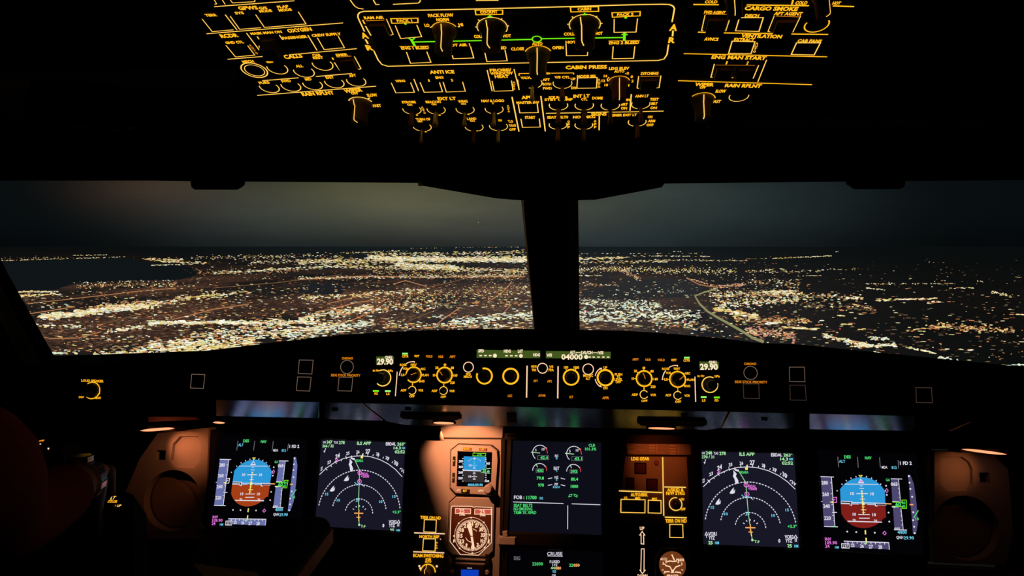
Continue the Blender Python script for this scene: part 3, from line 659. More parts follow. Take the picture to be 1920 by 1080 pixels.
S.texts([('ICE IND &', 475, 430, 690, 24), ('STBY COMP', 425, 456, 745, 26, 453), ('INT LT', 750, 418, 935, 34, 412), ('CTL', 838, 452, 908, 24), ('DOME', 962, 438, 1082, 28), ('ANN LT', 1445, 417, 1598, 28, 413),
         ('TEST', 1612, 452, 1710, 28), ('BRT', 1627, 500, 1697, 28), ('ON', 1615, 548, 1690, 26), ('DIM', 1322, 458, 1385, 26), ('BRT', 1288, 508, 1362, 26), ('ON', 1285, 552, 1355, 26)], AMB, bold=.03)
S.lines([[(1402, 395), (1387, 580)], [(443, 610), (835, 603)], [(908, 600), (1145, 595)], [(1190, 597), (1765, 585)]], 12, AML); S.flush(t)
for x, y, km in ((583, 520, M['brown']), (873, 520, M['knobd']), (1166, 520, M['knobd']), (1508, 505, M['brown'])):
    toggle(S, t, x, y, 104, AML, 10, [(160, 255), (285, 380)], L=.024, km=km, fat=1.2)
t = over('sign_panel', ((1024, 212), (1034, 258), (1242, 252), (1244, 209)), 'overhead panel headed SIGNS with seat belts and smoking toggles')
S.texts([('SIGNS', 950, 620, 1125, 34, 616), ('SEAT BELTS', 455, 656, 692, 26, 652), ('NO SMKG', 745, 653, 998, 28, 648), ('EMER EXIT LT', 1190, 632, 1465, 26, 626), ('ON', 1587, 650, 1640, 26), ('ARM', 1590, 696, 1670, 26), ('OFF', 1572, 741, 1652, 26)], AMB, bold=.03)
stacked(S, 'OFF', 697, 703, 765, 28, 22, AMB); stacked(S, 'OFF', 995, 700, 765, 28, 22, AMB)
S.line([(1042, 640), (1040, 800)], 11, AML); S.flush(t)
for x, y, km in ((578, 740, M['brown']), (868, 742, M['knobd']), (1468, 706, M['brown'])):
    toggle(S, t, x, y, 100, AML, 10, [(160, 250), (290, 380)], L=.022, km=km, fat=1.2)

# --- right column
S = Sketch(OVER, 1260, 0, 5.142)
t = over('cargo_heat_panel', ((1298, -50), (1290, 10), (1600, 15), (1612, -50)), 'overhead panel with COLD HOT knob cut by photo top, right')
S.texts([('COLD', 317, 12, 438, 26), ('COLD', 1190, 22, 1305, 30), ('HOT', 1548, 25, 1625, 28)], AMB, bold=.03)
S.lines([[(205, 38), (450, 40)], [(720, 42), (1320, 50)], [(1550, 52), (1755, 58)], [(1168, -10), (1155, 38)]], 14, AMB); S.flush(t)
knob(S, t, 1440, -75, 115, .030, AMB, 8, 0, 180, 'skirt', 60, M['brown'])
knob(S, t, 590, -85, 115, .030, AMB, 8, 0, 180, 'skirt', 100, M['knobd'])
t = over('cargo_smoke_panel', ((1312, 12), (1300, 60), (1556, 64), (1590, 16)), 'overhead panel headed CARGO SMOKE with guarded agent buttons')
S.texts([('CARGO SMOKE', 702, 72, 1215, 36, 82), ('FWD AGENT', 310, 112, 515, 28, 118), ('DISCH', 703, 146, 838, 30, 148), ('AFT AGENT', 985, 124, 1258, 30, 128)], AMB, bold=.03)
S.lines([[(318, 140), (285, 290), (300, 292)], [(568, 140), (517, 296)], [(985, 148), (925, 298), (945, 302)], [(1240, 148), (1165, 305)]], 7, AML)
S.lines([[(250, 305), (340, 308)], [(465, 312), (985, 318)], [(1118, 322), (1505, 328)]], 13, AMB).line([(320, 132), (560, 134)], 5, ORG).line([(1000, 150), (1235, 158)], 6, ORG)
button(S, t, [(650, 165), (612, 292), (838, 298), (880, 165)], AML, 9, True)
button(S, t, [(335, 150), (305, 292), (505, 296), (552, 150)], DIMR, 1, capmat=M['guard'], depth=.006, name='guarded_button')
button(S, t, [(1000, 165), (950, 298), (1155, 303), (1215, 165)], DIMR, 1, capmat=M['guard'], depth=.006, name='guarded_button')
S.flush(t); rbutton(S, t, 1395, 235, 112, AMB, 13, 160, 395)
t = over('ventilation_panel', ((1300, 62), (1284, 99), (1550, 105), (1560, 66)), 'overhead panel headed VENTILATION with EXTRACT and CAB FANS buttons')
S.texts([('VENTILATION', 668, 338, 1060, 32, 348), ('AVNCS', 312, 371, 448, 28, 374), ('EXTRACT', 598, 376, 795, 30, 379), ('CAB FANS', 1212, 388, 1443, 28, 392)], AMB, bold=.03)
stacked(S, 'AUTO', 818, 415, 492, 28, 18, AMB, 795)
S.line([(112, 512), (1495, 543)], 11, AMB); S.flush(t)
button(S, t, [(580, 392), (545, 510), (762, 512), (800, 397)], AML, 9, True)
button(S, t, [(1200, 408), (1150, 520), (1370, 525), (1430, 408)], AML, 9, True)
t = over('engine_start_panel', ((1282, 102), (1272, 150), (1522, 158), (1548, 107)), 'overhead panel headed ENG MAN START')
S.texts([('ENG MAN START', 382, 544, 908, 32, 556), ('1', 520, 600, 534, 28), ('2', 720, 602, 738, 28)], AMB, bold=.03)
S.lines([[(408, 612), (375, 740), (390, 742)], [(835, 625), (782, 752)], [(912, 572), (827, 785)]], 8, AML).dot(583, 745, 8, AMB).line([(58, 773), (1350, 812)], 11, AMB).line([(420, 622), (800, 626)], 4, ORG); S.flush(t)
button(S, t, [(420, 630), (388, 742), (570, 748), (600, 632)], DIMR, 1, capmat=M['guard'], depth=.006, name='guarded_button')
button(S, t, [(620, 634), (592, 748), (772, 752), (818, 638)], DIMR, 1, capmat=M['guard'], depth=.006, name='guarded_button')
t = over('wiper_panel', ((1272, 153), (1282, 225), (1410, 212), (1510, 180), (1522, 161)), 'overhead panel right end with WIPER knob beside round RAIN RPLNT button')
S.texts([('WIPER', 222, 808, 405, 30, 812), ('RAIN RPLNT', 512, 818, 862, 30, 826), ('OFF', 268, 838, 325, 22), ('SLOW', 420, 874, 520, 26), ('FAST', 385, 974, 470, 26)], AMB, bold=.03); S.flush(t)
knob(S, t, 290, 955, 122, .030, AMB, 9, 10, 150, 'skirt', 92, M['knob'])
rbutton(S, t, 645, 925, 92, AML, 8, 165, 375)
# ================================================================== control row on the glareshield face
def gp(quad, name, label, cat='control panel', m=None):
    return panel(F2, quad, name, label, cat, m, h0=.0005-.004)
F2 = Plane(FACE.O+FACE.N*.004, FACE.V)
# autopilot control unit
t = gp(((868, 650), (866, 754), (1186, 760), (1183, 653)), 'autopilot_control_panel', 'centre glareshield autopilot panel with two green LCD windows and four ringed knobs')
S = Sketch(F2, 840, 640, 5.647)
def lcd(S, t, q, txts, name='lcd_window'):
    w = MB().prism(S.P, [S.F(*p) for p in q], .0001, .0012, .0003).build(name, LCD, t, label='green backlit liquid crystal window')
    fr = MB(); fr.ribbon(S.P, [S.F(*p) for p in q], .0025, .0014, True); fr.build('window_frame', M['bezel'], w)
    S.h += .0012; txts(); S.flush(w, 'digits'); S.h -= .0012
def t1():
    S.texts([('SPD', 322, 101, 383, 30), ('HDG', 592, 104, 665, 30), ('LAT', 740, 105, 793, 32), ('HDG', 902, 143, 975, 28)], LCDT, bold=.05)
    for x in (348, 398, 448): S.line([(x-14, 151), (x+14, 151)], 13, LCDT)
    for x in (621, 672, 722): S.line([(x-14, 153), (x+14, 153)], 13, LCDT)
    S.dot(498, 152, 21, LCDT, n=16).dot(773, 154, 20, LCDT, n=16)
def t2():
    S.texts([('V/S', 1042, 146, 1102, 30), ('ALT', 1290, 116, 1345, 30), ('LVL/CH', 1408, 119, 1530, 30), ('V/S', 1588, 121, 1645, 30)], LCDT, bold=.05)
    S.text('04000', 1200, 164, 1425, 54, LCDT, bold=.035)
    S.line([(1355, 132), (1355, 119), (1402, 119)], 6, LCDT).line([(1535, 120), (1582, 120), (1582, 133)], 6, LCDT)
    S.dot(1462, 166, 21, LCDT, n=16)
    for x in (1500, 1542, 1593, 1644, 1695): S.line([(x-13, 166), (x+13, 167)], 13, LCDT)
lcd(S, t, [(297, 82), (297, 182), (983, 186), (983, 92)], t1)
lcd(S, t, [(1030, 94), (1028, 186), (1730, 194), (1732, 103)], t2)
S.texts([('SPD', 190, 347, 242, 24), ('MACH', 168, 374, 252, 26), ('HDG', 882, 266, 938, 24), ('TRK', 886, 303, 936, 24), ('V/S', 1070, 268, 1115, 24), ('FPA', 1066, 303, 1120, 26), ('100', 1228, 275, 1272, 26), ('1000', 1330, 277, 1388, 26),
         ('METRIC', 1432, 362, 1535, 26), ('ALT', 1458, 394, 1508, 26), ('UP', 1645, 278, 1685, 26), ('DN', 1645, 494, 1688, 26), ('PUSH', 1765, 350, 1845, 26), ('TO', 1785, 376, 1822, 24), ('LEVEL', 1762, 404, 1848, 26), ('OFF', 1775, 430, 1830, 26)], AMB, bold=.03)
S.texts([('AP1', 903, 418, 948, 24), ('AP2', 1050, 422, 1100, 24), ('LOC', 634, 576, 680, 26), ('A/THR', 957, 572, 1035, 26), ('ALT', 1283, 588, 1326, 26), ('APPR', 1634, 598, 1704, 26)], ORG, bold=.03)
S.line([(838, 258), (832, 595)], 13, AMP).line([(1166, 264), (1162, 604)], 13, AMP); S.flush(t)
S.texts([('QMH', 0, 0, 1, 1)], AMB) if False else None
rbutton(S, t, 217, 273, 52, AMP, 9)
rbutton(S, t, 1001, 285, 52, AMP, 9)
rbutton(S, t, 1484, 295, 56, AMP, 9)
for x, y in ((905, 455), (1075, 458), (658, 540), (996, 538), (1305, 552), (1668, 560)):
    MB().prism(F2, [S.F(*p) for p in ((x-42, y-22), (x-42, y+22), (x+42, y+23), (x+42, y-21))], .0002, .003, .0006).build('push_button', M['black'], t)
knob(S, t, 386, 367, 80, .021, AMB, 17, -200, 105, 'round', None, M['knobd'], name='speed_knob')
knob(S, t, 664, 369, 79, .021, AMB, 19, 0, 360, 'round', None, M['knobd'], name='heading_knob')
k_ = knob(S, t, 1304, 380, 80, .021, AMB, 17, 0, 360, 'round', None, M['knobd'], name='altitude_knob')
mb = MB(); S.line([(1252, 300), (1246, 285)], 9, AMB, mb=mb); S.line([(1348, 300), (1356, 286)], 9, AMB, mb=mb); mb.build('tick_marks', AMB, k_)
knob(S, t, 1666, 385, 82, .020, AMB, 19, 0, 360, 'round', None, M['knobd'], name='vertical_speed_knob')
S.arc(1670, 385, 112, 118, 172, 9, AMP).arc(1670, 385, 112, 188, 240, 9, AMP)
S.poly([(1600, 283), (1632, 280), (1622, 305)], AMP).poly([(1598, 478), (1632, 488), (1612, 462)], AMP); S.flush(t, 'arrow_marks')

def efis(t, S, xr, x10, green, pins, flip, bar, lcdq, kb, fdls, labs, bot):
    """display control panel of one pilot; coordinates in the crop of S"""
    def tt():
        S.text('QNH', lcdq[4][0], lcdq[4][1], lcdq[4][2], 38, LCDT, bold=.045)
        S.text('29.90', lcdq[5][0], lcdq[5][1], lcdq[5][2], 86, LCDT, bold=.045)
    lcd(S, t, lcdq[:4], tt, 'pressure_window')
    for n_, (x0, y, x1, c) in labs.items(): S.text(n_, x0, y, x1, 34, c, bold=.03)
    S.flush(t, 'lettering')
    for (x, y) in green:
        b = MB().prism(S.P, [S.F(*p) for p in ((x-48, y-20), (x-48, y+20), (x+48, y+20), (x+48, y-20))], .0002, .003, .0008).build('push_button', M['black'], t)
        MB().prism(S.P, [S.F(*p) for p in ((x-42, y-13), (x-42, y+13), (x+42, y+13), (x+42, y-13))], .003, .0036, .0003).build('indicator_bar', GRB, b, label='lit green bar')
S = Sketch(F2, 680, 640, 8)
t = gp(((700, 654), (696, 752), (865.5, 754), (867, 650)), 'display_control_panel', 'left EFIS panel with 29.90 window at its left end and green lights')
efis(t, S, 0, 0, [(642, 185), (385, 745)], 0, 0, 0, [(197, 217), (192, 345), (480, 345), (484, 217), (338, 238, 446), (218, 303, 462)], 0, 0,
     {'CSTR': (592, 224, 688, AMB), 'WPT': (775, 222, 852, AMB), 'VOR.D': (948, 226, 1048, ORG), 'NDB': (1138, 230, 1210, ORG), 'ARPT': (1305, 230, 1392, ORG)}, 0)
b = MB().prism(F2, [S.F(*p) for p in ((155, 722), (155, 762), (255, 762), (255, 722))], .0002, .003, .0008).build('push_button', M['black'], t)
MB().prism(F2, [S.F(*p) for p in ((162, 730), (162, 756), (250, 756), (250, 730))], .003, .0036, .0003).build('indicator_bar', GRN, b, label='lit yellow green bar')
S.texts([('FD', 178, 785, 232, 32), ('LS', 358, 788, 405, 32), ('in Hg', 155, 436, 252, 32), ('hPa', 385, 440, 455, 34), ('ROSE', 560, 352, 660, 34), ('NAV', 722, 350, 812, 36), ('VOR', 605, 410, 678, 34), ('LS', 580, 503, 622, 34),
         ('ARC', 868, 413, 945, 34), ('PLAN', 890, 506, 990, 34), ('ENG', 848, 597, 928, 34), ('1', 742, 642, 756, 32), ('ADF', 570, 733, 655, 34), ('VOR', 835, 735, 910, 34), ('OFF', 700, 823, 780, 34),
         ('40', 1212, 350, 1255, 34), ('20', 1090, 396, 1138, 36), ('80', 1325, 398, 1370, 36), ('10', 1055, 508, 1090, 36), ('160', 1365, 510, 1422, 36), ('320', 1315, 620, 1382, 36),
         ('2', 1208, 652, 1228, 32), ('ADF', 1035, 742, 1120, 34), ('VOR', 1302, 744, 1382, 34), ('OFF', 1170, 832, 1250, 34)], AMB, bold=.03)
S.line([(520, 455), (492, 822)], 13, AMP)
S.line([(655, 335), (690, 315), (735, 305), (778, 305), (776, 322)], 12, AMP).line([(607, 378), (580, 420), (562, 465), (552, 508)], 14, AMP).line([(545, 506), (565, 508)], 10, AMP)
for a, b_ in (((770, 372), (770, 392)), ((838, 410), (860, 412)), ((868, 506), (890, 506)), ((830, 588), (850, 597)), ((622, 506), (650, 500)), ((672, 412), (690, 420)), ((1232, 368), (1232, 390)), ((1140, 412), (1158, 426)), ((1318, 408), (1302, 424)), ((1092, 508), (1115, 508)), ((1342, 510), (1362, 510)), ((1295, 592), (1315, 608)), ((748, 655), (748, 675)), ((1216, 665), (1216, 680))):
    S.line([a, b_], 9, AMB)
S.flush(t, 'lettering')
knob(S, t, 305, 548, 117, .024, AML, 15, -135, 118, 'round', None, M['knobd'], name='pressure_knob')
knob(S, t, 765, 500, 112, .020, AMB, 19, -138, 175, 'bar', 22, M['knobd'], name='mode_knob', pc=ORG)
knob(S, t, 1230, 506, 113, .020, AMB, 22, 0, 360, 'bar', 128, M['knob'], name='range_knob', pc=ORG)
for x, y in ((743, 735), (1213, 739)):
    o = rbutton(S, t, x, y, 58, AML, 11, name='selector_switch')
    MB().tube([F2.w(*S.F(x, y), .004), F2.w(*S.F(x, y), .016), F2.w(*S.F(x, y), .017)], [.003, .0042, .003], 12).build('lever', M['knobd'], o)

S = Sketch(F2, 1160, 640, 8)
t = gp(((1184, 656), (1187, 757), (1355, 764), (1352, 662)), 'display_control_panel', 'right EFIS panel with 29.90 window at its right end and green lights')
efis(t, S, 0, 0, [(1018, 246), (1270, 835)], 0, 0, 0, [(1196, 292), (1198, 415), (1512, 420), (1508, 294), (1348, 312, 1462), (1215, 380, 1485)], 0, 0,
     {'ARPT': (205, 270, 300, ORG), 'NDB': (402, 275, 478, ORG), 'VOR.D': (582, 279, 690, ORG), 'WPT': (785, 281, 868, AMB), 'CSTR': (970, 286, 1070, AMB)}, 0)
b = MB().prism(F2, [S.F(*p) for p in ((1415, 820), (1415, 862), (1518, 862), (1518, 820))], .0002, .003, .0008).build('push_button', M['black'], t)
MB().prism(F2, [S.F(*p) for p in ((1424, 827), (1424, 854), (1510, 854), (1510, 827))], .003, .0036, .0003).build('indicator_bar', GRN, b, label='lit yellow green bar')
S.texts([('LS', 1250, 885, 1300, 32), ('FD', 1440, 885, 1498, 32), ('in Hg', 1182, 518, 1285, 32), ('hPa', 1440, 522, 1515, 34), ('ROSE', 650, 412, 760, 34), ('NAV', 828, 408, 920, 36), ('VOR', 708, 474, 785, 34), ('LS', 682, 570, 735, 34),
         ('ARC', 990, 480, 1072, 34), ('PLAN', 1028, 576, 1135, 34), ('ENG', 985, 670, 1072, 34), ('2', 875, 717, 895, 32), ('ADF', 700, 807, 785, 34), ('VOR', 985, 814, 1068, 34), ('OFF', 845, 905, 935, 34),
         ('40', 352, 398, 398, 34), ('20', 228, 444, 275, 36), ('80', 475, 448, 525, 36), ('10', 195, 558, 232, 36), ('160', 525, 565, 588, 36), ('320', 482, 680, 552, 36),
         ('1', 372, 708, 388, 32), ('ADF', 195, 799, 285, 34), ('VOR', 475, 803, 562, 34), ('OFF', 340, 892, 430, 34)], AMB, bold=.03)
S.line([(1143, 530), (1153, 908)], 14, AMP)
S.line([(755, 392), (790, 372), (835, 362), (882, 362), (880, 380)], 12, AMP).line([(705, 438), (678, 480), (662, 525), (655, 575)], 14, AMP).line([(645, 572), (670, 574)], 10, AMP)
for a, b_ in (((876, 434), (876, 455)), ((965, 480), (985, 478)), ((1008, 574), (1028, 575)), ((968, 660), (985, 670)), ((735, 572), (758, 572)), ((780, 478), (798, 486)), ((376, 414), (376, 438)), ((275, 460), (292, 474)), ((470, 462), (456, 476)), ((235, 558), (262, 560)), ((498, 566), (522, 566)), ((460, 648), (480, 662)), ((380, 722), (380, 738)), ((884, 730), (884, 748))):
    S.line([a, b_], 9, AMB)
S.flush(t, 'lettering')
knob(S, t, 1367, 650, 118, .024, AML, 15, 62, 372, 'round', None, M['knobd'], name='pressure_knob')
knob(S, t, 884, 570, 118, .020, AMB, 20, 0, 360, 'bar', 40, M['knobd'], name='mode_knob', pc=ORG)
knob(S, t, 381, 558, 116, .020, AMB, 22, 0, 360, 'bar', 110, M['knob'], name='range_knob', pc=ORG)
for x, y in ((380, 797), (886, 811)):
    o = rbutton(S, t, x, y, 60, AML, 11, 35, 330, name='selector_switch')
    MB().tube([F2.w(*S.F(x, y), .004), F2.w(*S.F(x, y), .016), F2.w(*S.F(x, y), .017)], [.003, .0042, .003], 12).build('lever', M['knobd'], o)

# chrono and side stick priority, left and right
S = Sketch(F2, 400, 640, 6)
t = gp(((616, 660), (612, 740), (684, 742), (686, 662)), 'chronometer_panel', 'left CHRONO and side stick priority buttons with outlines')
S.text('CHRONO', 1447, 191, 1572, 24, ORG, bold=.03).text('SIDE STICK PRIORITY', 1325, 380, 1655, 26, ORG, 384, bold=.02); S.flush(t, 'lettering')
rbutton(S, t, 1505, 288, 72, DIMF, 7)
button(S, t, [(1416, 404), (1402, 555), (1556, 560), (1570, 408)], DIMF, 6, True)
for q, lb in (([(968, 210), (957, 360), (1110, 368), (1125, 212)], 'upper of the two faintly outlined square buttons, left glareshield'), ([(950, 400), (936, 553), (1085, 560), (1102, 404)], 'lower of the two faintly outlined square buttons, left glareshield')):
    c = S.P.w(*S.F(1030, sum(p[1] for p in q)/4), -.003); tt = thing('warning_light_button', c, lb, 'button')
    MB().prism(F2, shrink([S.F(*p) for p in q], 1.15), -.0035, 0, .0005).build('button_housing', M['black'], tt); button(S, tt, q, DIMF, 6, True)
S = Sketch(F2, 1340, 640, 4.364)
t = gp(((1372, 668), (1376, 752), (1446, 755), (1442, 670)), 'chronometer_panel', 'right CHRONO and side stick priority buttons, partly outlined')
S.text('CHRONO', 240, 184, 340, 18, ORG, bold=.03).text('SIDE STICK PRIORITY', 164, 331, 430, 20, ORG, 334, bold=.02); S.flush(t, 'lettering')
rbutton(S, t, 293, 258, 55, DIMF, 5)
button(S, t, [(232, 348), (238, 465), (364, 468), (360, 348)], DIMR, 5, True)
for q, lb in (([(610, 211), (612, 328), (738, 331), (732, 211)], 'upper of the two faintly outlined square buttons, right glareshield'), ([(615, 358), (618, 480), (748, 482), (740, 360)], 'lower of the two faintly outlined square buttons, right glareshield')):
    c = S.P.w(*S.F(675, sum(p[1] for p in q)/4), -.003); tt = thing('warning_light_button', c, lb, 'button')
    MB().prism(F2, shrink([S.F(*p) for p in q], 1.15), -.0035, 0, .0005).build('button_housing', M['black'], tt); button(S, tt, q, DIMF if q[0][1] < 300 else DIMR, 4, True)
q = [(1645, 378), (1648, 500), (1780, 502), (1772, 380)]
tt = thing('warning_light_button', S.P.w(*S.F(1710, 440), -.003), 'single square button at the far right end of the glareshield', 'button')
MB().prism(F2, shrink([S.F(*p) for p in q], 1.15), -.0035, 0, .0005).build('button_housing', M['black'], tt); button(S, tt, q, DIMR, 5, True)
S = Sketch(F2, 100, 640, 6)
q = [(1560, 370), (1545, 525), (1690, 530), (1707, 374)]
tt = thing('warning_light_button', S.P.w(*S.F(1625, 450), -.003), 'single square button at left, between loud speaker knob and button pair', 'button')
MB().prism(F2, shrink([S.F(*p) for p in q], 1.15), -.0035, 0, .0005).build('button_housing', M['black'], tt); button(S, tt, q, DIMF, 6, True)
t = gp(((138, 700), (138, 756), (212, 758), (206, 700)), 'loudspeaker_panel', 'LOUD SPEAKER knob panel at the far left of the glareshield')
S.texts([('LOUD SPEAKER', 318, 440, 568, 26, 449), ('OFF', 288, 627, 348, 24), ('MAX', 472, 636, 540, 24)], AMB, bold=.03)
S.line([(498, 612), (527, 580)], 12, AMB); S.flush(t, 'lettering')
knob(S, t, 438, 552, 87, .026, AMB, 10, -130, 130, 'round', None, M['knobd'], name='volume_knob')
# ================================================================== main instrument panel
mp = thing('instrument_panel', MAIN.px(1050, 950, -.02), 'wide main instrument panel below the glareshield holding the displays', 'instrument panel')
MB().prism(MAIN, [MAIN.at(*p) for p in ((392, 806), (1750, 822), (1740, 1130), (1700, 1300), (420, 1300), (375, 1130))], -.03, -.006).build('panel_board', M['bezel'], mp)
MB().prism(MAIN, [MAIN.at(*p) for p in ((784, 796), (944, 799), (942, 821), (788, 820))], -.03, -.0005, .001).build('upper_strip', M['panel'], mp, label='grey strip above the standby instruments')
MB().prism(MAIN, [MAIN.at(*p) for p in ((788, 823), (940, 824), (938, 1000), (934, 1180), (768, 1180), (775, 1000))], -.03, 0, .001).build('standby_plate', M['panel'], mp, label='grey plate lit salmon behind the standby instruments')
MB().prism(MAIN, [MAIN.at(*p) for p in ((1742, 1064), (1960, 1075), (1960, 1300), (1742, 1300))], -.03, -.004).build('lower_board', M['brown'], mp, label='dim brown lower right board')
for q_ in (((60, 792), (294, 800), (260, 860), (228, 930), (246, 1010), (236, 1400), (60, 1400)), ((1864, 838), (2340, 850), (2340, 1400), (1890, 1400), (1890, 1060), (1903, 1000), (1893, 880))):
    MB().prism(MAIN, [MAIN.at(*p) for p in q_], -.035, -.012).build('side_fairing', M['soft'], mp)
def octo(x0, y0, x1, y1, cx, cy, S): return [S.F(*p) for p in ((x0+cx, y0), (x1-cx, y0), (x1, y0+cy), (x1, y1-cy), (x1-cx, y1), (x0+cx, y1), (x0, y1-cy), (x0, y0+cy))]
# far left and far right ends of the panel
def endpanel(q, oc, sq, circ, label, lab2):
    t = thing('side_cover', MAIN.px(*q[0], -.02), label, 'panel')
    from mathutils.geometry import tessellate_polygon
    out = [MAIN.at(*p) for p in q]; u = [MAIN.at(*p) for p in oc]; sqr = [MAIN.at(*p) for p in sq]
    c = MAIN.at(circ[0], circ[1]); R = abs(MAIN.at(circ[0]+circ[2], circ[1])[0]-c[0]); cu = [(c[0]+R*math.cos(i*math.pi/32), c[1]+R*math.sin(i*math.pi/32)) for i in range(64)]
    loops = [out, u, sqr, cu]; allp = [p for l in loops for p in l]
    tri = tessellate_polygon([[Vector((p[0], p[1], 0)) for p in l] for l in loops]); mb = MB()
    fs = []
    for f in tri:
        A_ = [allp[i] for i in f]; ar = (A_[1][0]-A_[0][0])*(A_[2][1]-A_[0][1])-(A_[2][0]-A_[0][0])*(A_[1][1]-A_[0][1]); fs.append(tuple(f) if ar > 0 else tuple(f)[::-1])
    mb.add([MAIN.w(*p, 0) for p in allp], fs)
    n = len(out); mb.add([MAIN.w(*p, 0) for p in out]+[MAIN.w(*p, -.03) for p in out], [(i, (i+1) % n, n+(i+1) % n, n+i) for i in range(n)])
    for lp, dp, tp in ((u, -.0075, .955), (sqr, -.012, .97), (cu, -.020, .985)):      # tapered walls of the three recesses
        n = len(lp); mb.add([MAIN.w(*p, 0) for p in lp]+[MAIN.w(*p, dp) for p in shrink(lp, tp)], [(i, (i+1) % n, n+(i+1) % n, n+i) for i in range(n)])
    mb.build('cover_plate', M['panel'], t)
    MB().prism(MAIN, shrink(u, .96), -.0105, -.0074).build('octagon_cover', M['panel'], t, label='octagonal cover sunk in its recess')
    MB().prism(MAIN, shrink(sqr, .98), -.014, -.0118).build('socket_hole', M['cavity'], t, label='small dark square socket')
    MB().lathe(MAIN, c, [(R*.99, -.024), (R*.99, -.0205), (R*.90, -.0195)], 48).build('outlet_disc', M['disc'], t, label='large round disc of the air outlet, deep in its recess')
endpanel([(296, 812), (391, 802), (385, 1010), (250, 1010), (232, 930), (262, 860)],
         [(337, 818), (372, 818), (380, 832), (376, 864), (363, 878), (328, 876), (320, 864), (324, 832)], [(293, 844), (311, 844), (310, 863), (291, 863)], (322, 938, 53),
         'salmon-lit left end of the instrument panel with raised octagon', '')
endpanel([(1752, 846), (1860, 850), (1890, 880), (1900, 1000), (1885, 1060), (1752, 1055)],
         [(1764, 856), (1804, 856), (1818, 866), (1824, 880), (1824, 908), (1816, 920), (1776, 921), (1764, 908)], [(1836, 886), (1855, 886), (1857, 906), (1838, 906)], (1812, 990, 62),
         'dim brown right end of the instrument panel with octagon', '')

def display(name, q, glowm, label, grow=13, chin=True, cat='display'):
    c = [sum(p[i] for p in q)/4 for i in (0, 1)]
    t = thing(name, MAIN.px(c[0], c[1], -.006), label, cat)
    u = [MAIN.at(*p) for p in q]; us = sorted(p[0] for p in u); vs = sorted(p[1] for p in u); g = grow/FPX*1.27
    big = [(u[0][0]-g, u[0][1]+g), (u[1][0]+g, u[1][1]+g), (u[2][0]+g, u[2][1]-g), (u[3][0]-g, u[3][1]-g)]
    mb = MB(); n = 4                                         # frame with a real opening
    A = [MAIN.w(*p, -.006) for p in big]; B = [MAIN.w(*p, .003) for p in big]; B2 = [MAIN.w(*p, .006) for p in shrink(big, .985)]
    C_ = [MAIN.w(*p, .006) for p in shrink(u, 1.035)]; D_ = [MAIN.w(*p, .001) for p in u]
    rows = [A, B, B2, C_, D_]
    mb.add([p for r in rows for p in r], [(k*n+(i+1) % n, k*n+i, (k+1)*n+i, (k+1)*n+(i+1) % n) for k in range(4) for i in range(n)])
    mb.build('bezel', M['bezel'], t)
    MB().prism(MAIN, shrink(u, 1.01), -.005, .0005).build('screen', glowm, t, label='glowing screen')
    return t
import numpy as np
def homog(src, dst):
    A = []; b = []
    for (x, y), (u, v) in zip(src, dst):
        A.append([x, y, 1, 0, 0, 0, -u*x, -u*y]); b.append(u); A.append([0, 0, 0, x, y, 1, -v*x, -v*y]); b.append(v)
    h = np.linalg.solve(np.array(A, float), np.array(b, float)).tolist()+[1]
    def f(x, y):
        w = h[6]*x+h[7]*y+h[8]; return ((h[0]*x+h[1]*y+h[2])/w, (h[3]*x+h[4]*y+h[5])/w)
    return f
def flushd(S, t):
    names = {'white': 'white_symbology', 'green': 'green_symbology', 'pale': 'pale_green_symbology', 'cyan': 'cyan_symbology', 'magenta': 'magenta_symbology', 'yellow': 'yellow_symbology', 'orange': 'orange_symbology', 'red': 'red_symbology',
             'sky': 'sky_field', 'lilac': 'tape_field', 'dusky': 'tape_field', 'dim': 'dim_symbology', 'grey': 'ground_field', 'near': 'readout_field', 'navy': 'screen_field'}
    for k, (mb, c) in S.mb.items():
        nm = names.get(k.split('_')[0], 'symbology')
        if 'brown' in k: nm = 'ground_field'
        mb.build(nm, c, t, label=k.replace('_', ' '))
    S.mb = {}

